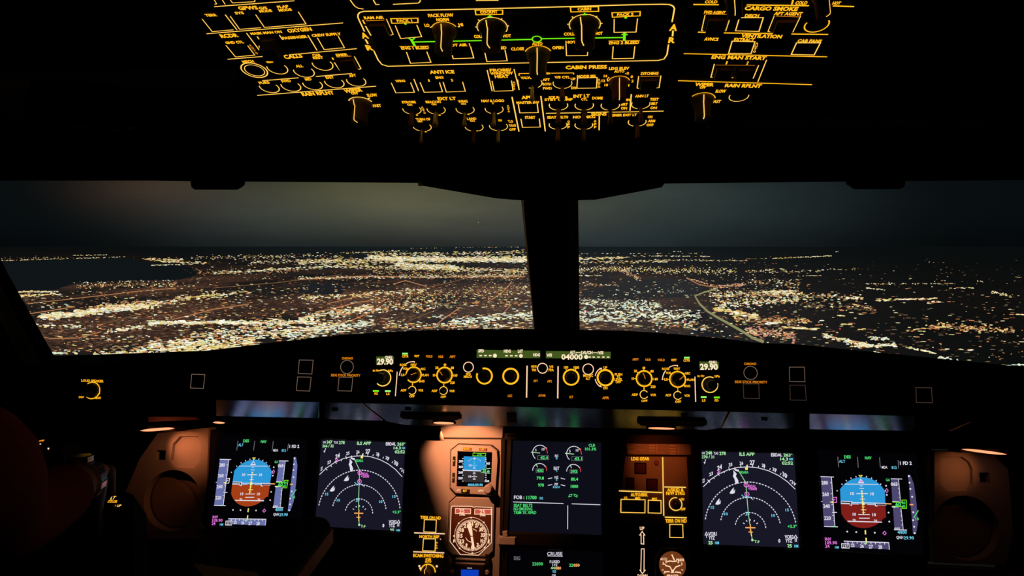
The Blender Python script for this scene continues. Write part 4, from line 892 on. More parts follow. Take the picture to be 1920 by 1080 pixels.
def pfd(t, S, left):
    EAR = EARTHL if left else EARTHR; TP = TAPEL if left else TAPER
    # flight mode row
    for a, b in (((248, 130), (255, 225)), ((430, 132), (436, 228)), ((632, 135), (640, 232)), ((803, 160), (808, 235))): S.line([a, b], 6, DIMTXT)
    S.texts([('DES', 305, 131, 368, 27), ('NAV', 497, 139, 558, 26)], SGRN, bold=.03)
    S.text('ALT', 260, 171, 315, 26, CYN).text('MDA', 652, 226, 704, 24, WHT).text('812', 743, 228, 790, 24, CYN).text('1 FD 2', 820, 188, 928, 30, WHT, bold=.03)
    # speed tape
    S.poly([(92, 315), (188, 318), (218, 772), (122, 768)], TP)
    S.line([(90, 312), (212, 316)], 7, WHT, dh=.0002).line([(122, 770), (248, 774)], 7, WHT, dh=.0002).line([(189, 316), (221, 772)], 6, WHT, dh=.0002)
    for k in range(9):
        y = 368+k*50; x = 191+(y-316)*.07; S.line([(x-(20 if k % 2 == 0 else 12), y), (x, y+1)], 5, WHT, dh=.0002)
    S.texts([('280', 97, 368, 157, 32), ('260', 105, 474, 165, 32), ('240', 113, 583, 175, 32), ('220', 121, 693, 185, 32)], WHT, bold=.03, dh=.0002)
    S.poly([(170, 546), (205, 536), (205, 556)], YEL, dh=.0003); S.line([(96, 540), (106, 540)], 7, WHT, dh=.0003)
    S.line([(204, 505), (236, 502), (236, 548), (210, 550)], 7, MAG if not left else WHT, dh=.0003); S.line([(205, 535), (222, 518)], 7, MAG if not left else WHT, dh=.0003)
    S.line([(195, 640), (240, 641)], 7, WHT, dh=.0002).dot(220, 770, 8, SGRN, .0003)
    # attitude ball
    def arcpts(cx, cy, r, a0, a1, n=14): return [(cx+r*math.cos(math.radians(a)), cy-r*math.sin(math.radians(a))) for a in [a0+(a1-a0)*i/n for i in range(n+1)]]
    top = arcpts(470, 555, 236, 148, 32); bot = arcpts(488, 560, 226, -36, -144)
    sky = [(275, 560), (270, 430)]+top+[(680, 440), (686, 572)]
    S.poly(sky, SKYB); S.poly([(275, 560), (686, 572), (692, 690)]+bot+[(282, 655)], EAR)
    S.line([(268, 432)]+top+[(682, 442)], 3, SKYB, dh=.0001)
    S.line([(310, 380), (622, 384)], 6, WHT, dh=.0002).line([(275, 548), (686, 558)], 7, WHT, dh=.0002).line([(338, 722), (655, 731)], 9, WHT, dh=.0002)
    S.line([(275, 561), (440, 565)], 5, WHT, dh=.0002).line([(520, 568), (686, 573)], 5, WHT, dh=.0002)
    for y, w in ((397, 22), (420, 42), (443, 22), (468, 105), (493, 24), (518, 45), (543, 24), (590, 26), (617, 48), (640, 26), (661, 105), (694, 98)):
        x = 465+(y-397)*.09; S.line([(x-w/2, y), (x+w/2, y+.5)], 6 if w < 60 else 8, WHT if y < 520 or w > 60 else YEL, dh=.0002)
    S.line([(468, 440), (484, 660)], 8, YEL, dh=.0003)
    S.texts([('10', 363, 467, 397, 26), ('10', 548, 470, 580, 26), ('10', 384, 658, 415, 26), ('10', 565, 662, 598, 26), ('20', 384, 712, 412, 20), ('20', 580, 717, 610, 20)], WHT, bold=.03, dh=.0002)
    S.poly([(432, 372), (492, 373), (458, 328)], WHT, dh=.0003); S.line([(443, 300), (472, 300), (458, 318)], 6, YEL, True, dh=.0003); S.poly([(445, 362), (478, 362), (461, 340)], MAG if not left else SKYB, dh=.0004)
    for a in (-62, -45, -33, -22, -11, 11, 22, 33, 45, 62):
        aa = math.radians(90-a); x, y = 464+245*math.cos(aa), 560-245*math.sin(aa); x2, y2 = 464+258*math.cos(aa), 560-258*math.sin(aa); S.line([(x, y), (x2, y2)], 8, WHT)
    S.line([(278, 545), (368, 549), (368, 578)], 22, WHT, dh=.0004).line([(278, 546), (366, 550), (366, 572)], 10, SCRP, dh=.0005)
    S.line([(600, 585), (600, 563), (692, 566)], 22, WHT, dh=.0004).line([(602, 578), (602, 565), (690, 567)], 10, SCRP, dh=.0005)
    S.poly([(470, 555), (494, 555), (494, 573), (470, 573)], YEL, dh=.0004)
    S.line([(692, 561), (742, 563)], 10, SORG)
    for x, y in ((692, 396), (715, 643), (722, 726), (335, 818), (418, 822), (588, 828), (699, 480)): S.dot(x, y, 8, WHT)
    S.line([(697, 422), (712, 440), (698, 460), (684, 442)], 6, MAG, True).line([(678, 815), (694, 832), (680, 848), (662, 832)], 6, MAG, True).line([(501, 805), (503, 843)], 12, YEL).line([(508, 875), (510, 925)], 12, YEL)
    # altitude tape
    S.poly([(738, 335), (806, 336), (824, 540), (750, 538)], TP).poly([(756, 598), (828, 600), (848, 800), (770, 798)], TP)
    S.line([(735, 332), (840, 334)], 7, WHT, dh=.0002).line([(806, 334), (824, 540)], 5, WHT, dh=.0002).line([(828, 598), (850, 802)], 5, WHT, dh=.0002).line([(765, 800), (885, 803)], 7, WHT, dh=.0002)
    S.line([(750, 541), (815, 543)], 8, WHT, dh=.0002).line([(745, 588), (812, 592)], 8, WHT, dh=.0002).line([(750, 592), (775, 597)], 6, WHT, dh=.0002)
    for y in (380, 420, 463, 505, 630, 673, 715, 757):
        x = 808+(y-336)*.093; S.line([(x-14, y), (x, y)], 5, WHT, dh=.0002)
    S.text('065', 735, 380, 797, 30, WHT, bold=.03, dh=.0002).text('055', 768, 792, 820, 24, WHT, bold=.03, dh=.0002).text('GA', 690, 342, 728, 24, SGRN)
    S.poly([(750, 546), (880, 528), (880, 604), (750, 584)], SCRP, dh=.0002)
    S.line([(750, 546), (838, 548), (838, 528), (878, 528), (880, 604), (840, 603), (838, 586), (752, 584)], 6, GRN, dh=.0003)
    S.text('60', 778, 567, 828, 34, SGRN, bold=.03, dh=.0004).text('60', 838, 552, 868, 24, SGRN, dh=.0004).text('40', 838, 584, 868, 24, SGRN, dh=.0004)
    S.text('4000', 798, 823, 882, 30, CYN, bold=.02).text('QNH', 787, 871, 848, 26, WHT).text('29.90', 855, 875, 948, 28, CYN)
    # vertical speed
    S.poly([(890, 295), (915, 295), (948, 380), (972, 560), (985, 740), (968, 838), (940, 842), (930, 700), (910, 500), (905, 380)], TP)
    for x, y in ((902, 308), (908, 368), (915, 425), (932, 497), (942, 640), (940, 713), (950, 772), (955, 832)): S.dot(x, y, 9, WHT, .0002)
    S.line([(908, 569), (942, 570)], 12, SORG, dh=.0003).line([(945, 692), (988, 622)], 8, SGRN, dh=.0004).text('10', 962, 700, 992, 24, SGRN, dh=.0004)
    # lower left and heading tape
    S.text('INV', 130, 886, 188, 28, MAG).text('109.90', 132, 920, 242, 28, MAG).text('24', 132, 951, 172, 28, MAG).text('NM', 222, 962, 258, 22, CYN)
    S.poly([(305, 908), (718, 920), (722, 982), (310, 958)], TP); S.line([(303, 905), (718, 919)], 8, WHT, dh=.0002).line([(717, 919), (722, 984)], 6, WHT, dh=.0002)
    for x in (340, 382, 425, 468, 552, 595, 635, 678): S.line([(x, 908+(x-303)*.033), (x+1, 925+(x-303)*.033)], 6, WHT, dh=.0002)
    S.texts([('25', 368, 944, 402, 30), ('26', 452, 950, 487, 30), ('27', 532, 956, 572, 32), ('28', 620, 960, 656, 32)], WHT, bold=.03, dh=.0002)
    S.poly([(282, 928), (350, 930), (352, 970), (284, 968)], SCRP, dh=.0003); S.line([(282, 928), (350, 930), (352, 970), (284, 968)], 6, WHT, True, dh=.0004); S.text('237', 292, 950, 342, 28, WHT, dh=.0004)
    S.line([(485, 920), (500, 935), (515, 921)], 8, SPGR, dh=.0003)
    flushd(S, t)
QP = [(1540, 846), (1724, 848), (1728, 1032), (1543, 1036)]
t = display('primary_flight_display', [(1534, 843), (1718, 852), (1731, 1040), (1544, 1028)], SCRP, 'right attitude display with dark red-brown ground half', 11)
pfd(t, Sketch(MAIN, 1520, 830, 4.909, h=.0008), False)
HP = homog([(90, 312), (840, 334), (885, 803), (122, 770)], [(175, 330), (870, 347), (820, 818), (118, 797)])
t = display('primary_flight_display', [(411, 817), (577, 824), (563, 992), (388, 984)], SCRP, 'left attitude display with bright orange-brown ground half', 9)
pfd(t, Sketch(MAIN, 380, 800, 5.4, h=.0008, pre=HP), True)

def nd(t, S, left):
    CX, CY = 550, 822
    S.texts([('GS', 80, 100, 112, 20), ('TAS', 195, 102, 240, 24)], WHT, bold=.02)
    S.texts([('247' if left else '248', 120, 98, 180, 30), ('278', 250, 103, 312, 30), ('266 / 32' if left else '270 / 31', 80, 137, 200, 27), ('ILS APP', 443, 110, 590, 30)], SPGR, bold=.03)
    S.text('EBDAL', 748, 117, 855, 30, WHT, bold=.03).text('263°', 868, 118, 955, 30, SPGR, bold=.03).text('14.3', 835, 157, 912, 28, SPGR, bold=.03).text('NM', 922, 158, 958, 22, CYN).text('02:52', 853, 196, 960, 30, SPGR, bold=.03)
    S.line([(118, 160), (108, 198)], 6, WHT).poly([(98, 185), (118, 190), (106, 206)], WHT)
    S.arc(CX, CY, 588, 41, 139.5, 7, WHT)
    S.dash(CX, CY, 440, 8, 172, 42, 9, WHT).dash(CX, CY, 292, 10, 168, 30, 9, WHT).dash(CX, CY, 147, 0, 172, 16, 8, WHT)
    for k in range(-8, 9):
        a = 88-k*5.45*1; aa = math.radians(a)
        if not 42 < a < 139: continue
        r1 = 588+(34 if k % 2 == 0 else 18); S.line([(CX+588*math.cos(aa), CY-588*math.sin(aa)), (CX+r1*math.cos(aa), CY-r1*math.sin(aa))], 7, WHT)
    S.texts([('22', 88, 372, 108, 34, 358), ('23', 152, 308, 188, 30, 292), ('24', 230, 248, 275, 44, 228), ('25', 340, 214, 375, 30, 208), ('26', 446, 198, 480, 30, 196), ('27', 543, 190, 592, 42, 192), ('28', 658, 216, 692, 30, 222), ('29', 762, 252, 796, 30, 264), ('30', 858, 298, 902, 42, 322), ('31', 945, 375, 975, 32, 395)], WHT, bold=.03)
    S.line([(232, 262), (256, 300)], 8, MAG).line([(228, 300), (262, 268)], 6, MAG).line([(519, 212), (520, 262)], 8, YEL).poly([(498, 240), (520, 240), (520, 262), (500, 262)], YEL)
    # flight path
    S.line([(430, 262), (505, 385), (513, 492), (530, 690), (562, 905), (568, 938)], 6, SPGR).line([(548, 815), (560, 900)], 9, YEL, dh=.0001)
    S.text('NDAKA', 448, 285, 530, 24, SGRN, bold=.03).text('EBDAL', 528, 418, 602, 24, MAG, bold=.02).text('+3000', 528, 444, 612, 24, MAG, bold=.03)
    S.arc(508, 408, 19, 0, 360, 8, MAG).arc(516, 496, 20, 0, 360, 7, MAG).dot(516, 496, 6, MAG).dot(508, 408, 6, MAG)
    S.poly([(388, 250), (440, 262), (436, 280), (400, 268)], WHT).poly([(385, 265), (418, 300), (408, 322), (432, 362), (432, 392), (406, 396), (396, 350), (380, 322), (388, 300)], WHT)
    for dx, dy in ((0, 0), (-138, 105)):
        S.poly([(362+dx, 462+dy), (382+dx, 438+dy), (390+dx, 432+dy), (386+dx, 470+dy), (402+dx, 448+dy), (398+dx, 485+dy), (372+dx, 493+dy), (348+dx, 488+dy)], WHT)
    S.line([(465, 502), (490, 528)], 8, CYN).line([(490, 522), (555, 525)], 7, CYN).line([(552, 530), (575, 550), (560, 535)], 8, WHT)
    S.line([(500, 672), (528, 668), (505, 700), (540, 690)], 7, CYN)
    for a in (118, 145, 92, 62, 35): aa = math.radians(a); S.line([(CX+70*math.cos(aa), CY-70*math.sin(aa)), (CX+86*math.cos(aa), CY-86*math.sin(aa))], 8, WHT)
    S.line([(500, 818), (597, 820)], 12, SORG, dh=.0002).line([(548, 785), (551, 870)], 10, SORG, dh=.0002).line([(530, 860), (572, 862)], 9, SORG, dh=.0002)
    S.dot(568, 938, 12, SPGR).text('T-P', 588, 952, 638, 26, SPGR, 956)
    S.texts([('15', 168, 623, 200, 26), ('10', 298, 686, 332, 26), ('10', 752, 701, 786, 26), ('15', 886, 648, 920, 26)], CYN, bold=.02)
    S.text('+2.3°', 908, 806, 996, 26, SGRN, bold=.03)
    if not left:
        S.text('VOR1', 143, 878, 225, 34, WHT, bold=.03).text('YYZ', 145, 916, 207, 34, WHT, bold=.03).text('25', 143, 963, 186, 32, SPGR, bold=.03).text('NM', 208, 965, 246, 26, CYN)
        S.line([(125, 862), (112, 890), (140, 890)], 6, WHT, True).line([(126, 890), (127, 918)], 6, WHT)
    S.text('VOR2', 880, 907, 965, 34, WHT, bold=.03).text('YYZ', 886, 944, 952, 34, WHT, bold=.03).text('25', 905, 994, 948, 32, SPGR, bold=.03).text('NM', 972, 996, 1010, 26, CYN).text('0', 818, 945, 838, 32, WHT, bold=.05)
    S.line([(980, 955), (980, 918), (968, 918), (985, 890), (1002, 918), (992, 918), (994, 955)], 6, WHT)
    flushd(S, t)
t = display('navigation_display', [(1316, 846), (1489, 851), (1499, 1027), (1319, 1020)], SCRN, 'right map display with VOR1 text at lower left', 12)
nd(t, Sketch(MAIN, 1300, 830, 5.143, h=.0008), False)
HN = homog([(95, 435), (975, 460), (1005, 995), (105, 765)], [(115, 440), (950, 465), (912, 995), (88, 768)])
t = display('navigation_display', [(603, 824), (760, 830), (752, 996), (591, 986)], SCRN, 'left map display, its lower left corner behind the tray', 11)
nd(t, Sketch(MAIN, 580, 810, 5.4, h=.0008, pre=HN), True)

# engine display
t = display('engine_display', [(962, 826), (1127, 830), (1128, 1003), (955, 996)], SCRE, 'upper centre engine display with four round gauges and text', 11)
S = Sketch(MAIN, 940, 810, 4, h=.0008)
for cx, cy, tx, v in ((290, 155, 0, ' 42.4'), (545, 163, 0, ' 43.1')):
    S.arc(cx, cy, 55, 35, 232, 5, WHT).arc(cx, cy, 55, -5, 35, 5, SRED).line([(cx-68, cy-4), (cx, cy+3)], 5, SPGR)
    S.texts([('5', cx-36, cy-20, cx-26, 18), ('10', cx+14, cy-26, cx+34, 18)], WHT)
    S.line([(cx-17, cy+22), (cx+65, cy+22), (cx+65, cy+52), (cx-17, cy+52)], 3, DIMTXT, True).text(v.strip(), cx+2, cy+37, cx+60, 22, SGRN, bold=.03); S.dot(cx+48, cy-34, 6, SRED)
for cx, cy, v, a in ((288, 290, '400', 118), (543, 297, '392', 122)):
    S.arc(cx, cy, 53, 35, 180, 5, WHT).arc(cx, cy, 53, 0, 35, 5, SRED).line([(cx-28, cy-52), (cx-16, cy-26)], 5, SPGR)
    S.line([(cx-28, cy-14), (cx+28, cy-14), (cx+28, cy+12), (cx-28, cy+12)], 3, DIMTXT, True).text(v, cx-22, cy-1, cx+26, 20, SGRN, bold=.03); S.dot(cx+44, cy-30, 6, SRED)
S.texts([('N1', 402, 178, 426, 20), ('EGT', 393, 272, 435, 24), ('N2', 400, 340, 428, 20), ('FF', 400, 392, 426, 20), ('FOB :', 95, 489, 172, 26)], WHT, bold=.02)
S.texts([('%', 407, 196, 422, 16), ('°C', 405, 291, 422, 16), ('%', 408, 358, 420, 14), ('KG/H', 388, 412, 438, 16), ('KG', 288, 496, 312, 18)], CYN)
S.texts([('79.8', 265, 345, 320, 22), ('80.4', 522, 353, 576, 22), ('970', 275, 398, 320, 22), ('1000', 520, 407, 576, 22), ('11700', 188, 491, 265, 25)], SGRN, bold=.03)
S.texts([('SEAT BELTS', 93, 549, 233, 22), ('NO SMOKING', 93, 576, 233, 22), ('TRIM TK XFRD', 93, 603, 262, 22), ('CLB', 655, 99, 702, 20), ('101.3%', 628, 127, 712, 20)], SGRN, bold=.02)
S.lines([[(350, 350), (382, 344)], [(446, 345), (478, 354)], [(350, 400), (382, 394)], [(446, 395), (478, 403)]], 5, WHT)
S.line([(505, 486), (512, 470), (530, 466), (526, 482)], 4, SGRN, True).line([(545, 466), (570, 474), (568, 488), (548, 480)], 4, SGRN, True)
S.lines([[(88, 524), (466, 536)], [(528, 538), (742, 545)], [(498, 550), (497, 728)]], 5, WHT)
flushd(S, t)
t = display('system_display', [(955, 1030), (1130, 1034), (1132, 1200), (950, 1196)], SCRP, 'lower centre display headed CRUISE, cut by the photo bottom', 8)
S = Sketch(MAIN, 940, 810, 4, h=.0008)
S.text('CRUISE', 344, 912, 458, 26, WHT, bold=.01).line([(346, 929), (460, 932)], 4, WHT).text('ENG', 95, 943, 142, 24, DIMTXT).line([(95, 957), (142, 958)], 3, DIMTXT)
S.texts([('F.USED', 363, 972, 438, 20), ('1+2', 384, 996, 420, 20), ('OIL', 380, 1075, 412, 18)], WHT, bold=.02).text('22030', 232, 988, 312, 22, SGRN).text('44', 370, 1019, 402, 20, SPGR, bold=.02).text('080', 404, 1020, 448, 20, SORG, bold=.04).text('22', 508, 998, 538, 22, SGRN).text('050', 540, 998, 588, 20, SORG, bold=.04).text('KG', 386, 1045, 410, 18, CYN)
flushd(S, t)
# ledge and guide rail left of the engine display
t = thing('display_ledge', MAIN.px(950, 1010, 0), 'orange-lit ledge at the lower left corner of the centre display', 'trim')
MB().prism(MAIN, [MAIN.at(*p) for p in ((936, 1004), (968, 1005), (968, 1019), (934, 1018))], -.006, .014, .002).build('ledge_bar', M['panel'], t)
MB().prism(MAIN, [MAIN.at(*p) for p in ((968, 1005), (1140, 1009), (1142, 1024), (968, 1019))], -.006, .010, .002).build('lower_rail', M['bezel'], t)  # unlit rest of the same ledge, its shade put in as black
MB().prism(MAIN, [MAIN.at(*p) for p in ((943, 995), (952, 993), (953, 1004), (944, 1005))], 0, .012, .001).build('latch', M['panel'], t)
t = thing('side_rail', MAIN.px(945, 900, 0), 'thin dark vertical rail between the standby instruments and centre display', 'trim')
MB().prism(MAIN, [MAIN.at(*p) for p in ((941, 823), (947, 823), (943, 1000), (937, 1000))], 0, .004, .001).build('rail_bar', M['cavity'], t)

# ---------------- standby instruments
S = Sketch(MAIN, 760, 800, 6.75)
def case(S, pts, name, label, cat='instrument', hh=.008):
    u = [S.F(*p) for p in pts]; c = shrink(u, 0)[0]
    t = thing(name, MAIN.w(*c, 0), label, cat)
    MB().prism(MAIN, shrink(u, 1.035), .0001, .0012).build('gap_shadow_sheet', M['cavity'], t); return t, u  # near-black sheet stands for the shadow around the case
t, u = case(S, [(680, 222), (1090, 238), (1170, 300), (1180, 420), (1150, 860), (1100, 868), (640, 842), (575, 770), (582, 300)], 'standby_flight_display', 'small square standby attitude display, blue over grey')
MB().prism(MAIN, u, .0012, .007, .002).build('instrument_case', M['panel'], t)
T = Sketch(MAIN, 760, 800, 6.75, h=.0082)
MB().prism(MAIN, [T.F(*p) for p in ((668, 305), (1105, 318), (1092, 690), (1000, 752), (655, 745))], .006, .0074, .0004).build('screen', M['cavity'], t)
T.poly([(678, 312), (1098, 325), (1086, 680), (1000, 748), (664, 742)], SCRP)
T.poly([(748, 370), (1028, 380), (1012, 552), (742, 545)], SKYB, .0001).poly([(742, 545), (1012, 552), (1000, 700), (732, 690)], SCRD, .0001)
T.line([(740, 545), (965, 554)], 12, WHT, dh=.0003)
for y, w in ((440, 30), (462, 20), (482, 75), (505, 24), (520, 30), (572, 24), (588, 36), (606, 24), (625, 70), (645, 26), (660, 34)): T.line([(880-w/2, y), (880+w/2, y+1)], 7, WHT if y > 500 else CYN, dh=.0003)
for a in range(-50, 51, 14): aa = math.radians(90-a); T.dot(885+95*math.cos(aa), 490-95*math.sin(aa), 5, WHT, .0003)
T.poly([(868, 410), (898, 410), (882, 382)], WHT, .0003)
T.texts([('10', 812, 484, 845, 26), ('10', 808, 624, 842, 26)], WHT, bold=.03, dh=.0003)
T.texts([('280', 685, 432, 740, 28), ('260', 683, 502, 740, 28), ('240', 680, 573, 738, 28), ('220', 678, 644, 735, 28), ('065', 1030, 460, 1078, 26), ('055', 1010, 682, 1068, 22)], WHT, bold=.05, dh=.0003)
for y in (398, 466, 538, 608, 682): T.line([(728, y), (744, y)], 9, WHT, dh=.0003)
for y in (390, 412, 436, 482, 505, 592, 612, 636, 660): T.line([(1016, y), (1036, y+1)], 7, WHT, dh=.0003)
T.line([(738, 532), (756, 545), (738, 556)], 8, YEL, dh=.0003)
T.line([(865, 330), (1025, 335), (1022, 368), (862, 364)], 6, GRN, True, dh=.0003).text('STD', 920, 350, 975, 24, SGRN, dh=.0003).line([(880, 316), (880, 328)], 5, WHT, dh=.0003)
T.poly([(965, 535), (1045, 538), (1045, 572), (965, 570)], SCRP, .0004); T.text('60', 985, 554, 1030, 30, SGRN, bold=.04, dh=.0005).text('40', 1040, 560, 1072, 26, SPGR, bold=.03, dh=.0005).line([(1086, 522), (1020, 530), (968, 535), (966, 570), (1010, 576), (1080, 584)], 6, SPGR, dh=.0004)
T.text('4003/29.90', 795, 728, 988, 28, CYN, bold=.03, dh=.0003)
flushd(T, t)
def lcap(T, t, q, txt, x0, y, x1, h, m=None, nm='push_button'):
    b = MB().prism(MAIN, [T.F(*p) for p in q], .007, .0095, .0008).build(nm, m or M['brown'], t)
    T.text(txt, x0, y, x1, h, AMB, dh=.0020, bold=.03); T.flush(b, 'legend')
lcap(T, t, [(742, 258), (842, 262), (840, 296), (740, 292)], 'BUGS', 752, 274, 818, 26); lcap(T, t, [(940, 266), (1036, 270), (1034, 302), (938, 298)], 'LS', 962, 278, 1002, 26)
lcap(T, t, [(612, 372), (645, 374), (640, 490), (608, 488)], '+', 616, 425, 634, 26, M['cavity']); lcap(T, t, [(605, 578), (637, 580), (632, 695), (602, 693)], '-', 608, 634, 626, 26, M['cavity'])
lcap(T, t, [(718, 782), (822, 788), (820, 828), (715, 822)], 'RST', 740, 802, 790, 28, M['cavity'])
T.text('ATT', 660, 798, 702, 24, AMP, dh=-.0005).text('BARO', 932, 803, 1000, 24, AMP, dh=-.0005); T.flush(t, 'lettering')
MB().lathe(MAIN, T.F(1062, 775), [(.0085, .007), (.0085, .014), (.0078, .015), (.0078, .024), (.0060, .026)], 32, flute=16, fa=.02).build('baro_knob', M['panel'], t, label='grey stepped knob at the lower right corner')

# compass indicator
S = Sketch(MAIN, 760, 930, 7.2)
t, u = case(S, [(690, 8), (1130, 18), (1212, 100), (1192, 740), (1110, 815), (640, 790), (572, 720), (600, 90)], 'compass_indicator', 'round-card compass indicator with twin 25 mile windows and long needle')
MB().prism(MAIN, u, .0012, .006, .002).build('instrument_case', M['panel'], t)
T = Sketch(MAIN, 760, 930, 7.2, h=.0068)
fq = [(640, 130), (900, 132), (930, 145), (960, 138), (1172, 150), (1165, 625), (995, 788), (750, 778), (612, 600), (628, 160)]
MB().prism(MAIN, [T.F(*p) for p in fq], .0055, .0064, .0003).build('dial_face', mat('dark_brown_dial', (.10, .035, .02), .5, var=.2), t)
T.line(fq, 8, AMP, True)
CARD = glow('rose_window_light', (200, 84, 72), 1.0)
for q, x, y in ((((685, 160), (890, 165), (888, 232), (683, 228)), 735, 192), (((945, 168), (1165, 172), (1163, 240), (942, 236)), 1010, 200)):
    w = MB().prism(MAIN, [T.F(*p) for p in q], .0064, .0070, .0002).build('mileage_window', CARD, t, label='rose-lit mileage counter window')
    T.line(list(q), 8, AMP, True, dh=.0004).text('25', x, y+2, x+72, 52, AMP, dh=.0006, bold=.02).text('DME', x+5, y+50, x+80, 26, AMP, dh=.0006, bold=.03); T.flush(w, 'digits')
cx, cy = 903, 522
for k in range(72):
    a = math.radians(k*5+8); r0 = 168 if k % 2 == 0 else 182; T.line([(cx+r0*math.cos(a), cy-r0*math.sin(a)), (cx+212*math.cos(a), cy-212*math.sin(a))], 9, AMP)
for k, tx in enumerate(('24', '27', '30', '33', 'N', '3', '6', '9', '12', '15', '18', '21')):
    a = math.radians(92-k*30); x, y = cx+150*math.cos(a), cy-150*math.sin(a); w = 22*len(tx); T.text(tx, x-w/1.6, y, x+w/1.6, 48, AMP, bold=.04)
T.arc(cx, cy, 230, 0, 360, 5, AMP).arc(cx, cy, 85, 200, 270, 7, AMP).arc(cx, cy, 85, 40, 80, 7, AMP)
for k in range(8):
    a = math.radians(k*45+2); T.dot(cx+238*math.cos(a), cy-238*math.sin(a), 11, AMP)
T.poly([(655, 580), (670, 570), (675, 610), (655, 618)], AMP).poly([(1125, 585), (1142, 570), (1140, 635), (1125, 630)], AMP)
T.flush(t, 'dial_marks')
nd_ = MB().prism(MAIN, [T.F(*p) for p in ((868, 335), (905, 400), (918, 525), (892, 528), (868, 470), (850, 400))], .0075, .0085).build('needle', AMP, t, label='broad lit needle head')
MB().prism(MAIN, [T.F(*p) for p in ((890, 540), (918, 536), (945, 700), (918, 708))], .0075, .0085).build('needle_tail', AMP, nd_)
for x in (662, 1115):
    MB().prism(MAIN, [T.F(*p) for p in ((x-28, 775), (x+28, 775), (x+22, 930), (x-24, 930))], .0001, .010, .001).build('mounting_clamp', M['cavity'], t)
MB().prism(MAIN, [T.F(*p) for p in ((686, 828), (1092, 845), (1092, 860), (686, 843))], .0001, .010, .001).build('lower_edge', M['panel'], t)
# digital clock at the bottom
t, u = case(S, [(600, 930), (1160, 945), (1170, 1300), (590, 1300)], 'digital_indicator', 'dark unit with a blue screen at the photo bottom, below the compass', 'instrument')
MB().prism(MAIN, [S.F(*p) for p in ((688, 905), (1080, 920), (1080, 1300), (684, 1300))], .0012, .012, .002).build('instrument_case', M['cavity'], t)
MB().prism(MAIN, [S.F(*p) for p in ((766, 970), (1002, 975), (1000, 1068), (766, 1064))], .0125, .0132, .0002).build('screen', BLUE, t, label='blue lit screen')
MB().prism(MAIN, [S.F(*p) for p in ((686, 880), (1085, 895), (1082, 912), (688, 898))], .0012, .011, .001).build('upper_lip', M['panel'], t)
T = Sketch(MAIN, 760, 930, 7.2, h=.0125); T.line([(850, 950), (880, 951)], 7, WHT).line([(888, 951), (912, 952)], 7, WHT); T.flush(t)
for x, y in ((640, 1005), (1102, 1020)):
    MB().prism(MAIN, [S.F(*p) for p in ((x-45, y-70), (x+45, y-70), (x+40, y+60), (x-50, y+60))], .0002, .004, .001).build('mounting_ear', M['panel'], t)
    MB().lathe(MAIN, S.F(x, y), [(.0045, .004), (.0045, .0075), (.0035, .0085)], 20).build('screw', M['panel'], t)

# switching panel with TERR ON ND
t = panel(MAIN, ((776, 962), (838, 965), (836, 1130), (770, 1130)), 'switching_panel', 'dark panel with TERR ON ND, NORTH REF and ECAM SWITCHING', 'control panel', M['cavity'], h0=-.004)
S = Sketch(MAIN, 760, 930, 7.2)
S.texts([('TERR ON ND', 203, 287, 480, 40, 297), ('NORTH REF', 190, 546, 458, 36, 550), ('ECAM SWITCHING', 108, 800, 515, 42, 808), ('ECAM', 275, 852, 345, 28), ('AUTO', 265, 884, 352, 28)], AMB, bold=.03)
stacked(S, 'MAG', 420, 630, 700, 26, 22, AMB)
S.line([(120, 497), (535, 510)], 13, AMP).line([(108, 752), (525, 767)], 13, AMP)
S.dot(190, 945, 14, AMP).dot(203, 975, 14, AMP).dot(425, 948, 14, AMP).dot(475, 583, 7, AMP); S.flush(t, 'lettering')
button(S, t, [(258, 318), (250, 484), (412, 490), (420, 322)], AML, 9, True)
button(S, t, [(246, 576), (235, 738), (402, 745), (408, 578)], AML, 9, True)
knob(S, t, 305, 1025, 98, .026, AMB, 15, 0, 175, 'skirt', 100, M['knob'])

# ---------------- landing gear panel
t = panel(MAIN, ((1172, 856), (1288, 857), (1296, 990), (1158, 976)), 'landing_gear_panel', 'dim brown panel headed LDG GEAR with AUTO/BRK buttons and anti-skid toggle', 'control panel', M['panel'], h0=-.006)
S = Sketch(MAIN, 1130, 810, 4)
S.texts([('LDG GEAR', 214, 200, 350, 24), ('AUTO/BRK', 210, 470, 338, 24), ('LO', 162, 492, 184, 16), ('MED', 243, 496, 282, 16), ('MAX', 370, 500, 408, 16), ('A/SKID &', 484, 433, 606, 24), ('N/W STRG', 476, 459, 614, 24), ('ON', 585, 504, 610, 18), ('OFF', 585, 578, 620, 18), ('TERR ON ND', 470, 666, 630, 26)], AMB, bold=.025)
S.lines([[(450, 188), (453, 400), (458, 628)], [(122, 441), (446, 454)], [(462, 412), (624, 415)], [(466, 638), (630, 643)]], 7, AML); S.flush(t, 'lettering')
button(S, t, [(137, 505), (136, 602), (317, 606), (318, 508)], AML, 5, True)
button(S, t, [(342, 511), (341, 606), (438, 609), (437, 514)], AML, 5, True)
button(S, t, [(503, 692), (503, 790), (603, 792), (600, 693)], AML, 5, True)
for q in ([(238, 228), (328, 230), (328, 316), (238, 314)], [(325, 348), (412, 350), (412, 438), (325, 436)], [(172, 340), (238, 342), (238, 430), (172, 428)]):
    b = MB().prism(MAIN, [S.F(*p) for p in q], .0001, .0015, .0004).build('gear_indicator', M['cavity'], t, label='unlit square gear indicator')
    MB().prism(MAIN, shrink([S.F(*p) for p in q], .8), .0015, .003, .0006).build('lens', mat('dark_red_lens', (.05, .012, .01), .4) if 'dark_red_lens' not in bpy.data.materials else bpy.data.materials['dark_red_lens'], b)
MB().lathe(MAIN, S.F(404, 230), [(.0045, .0001), (.0045, .002), (.0035, .0028)], 20).build('screw', M['brown'], t)
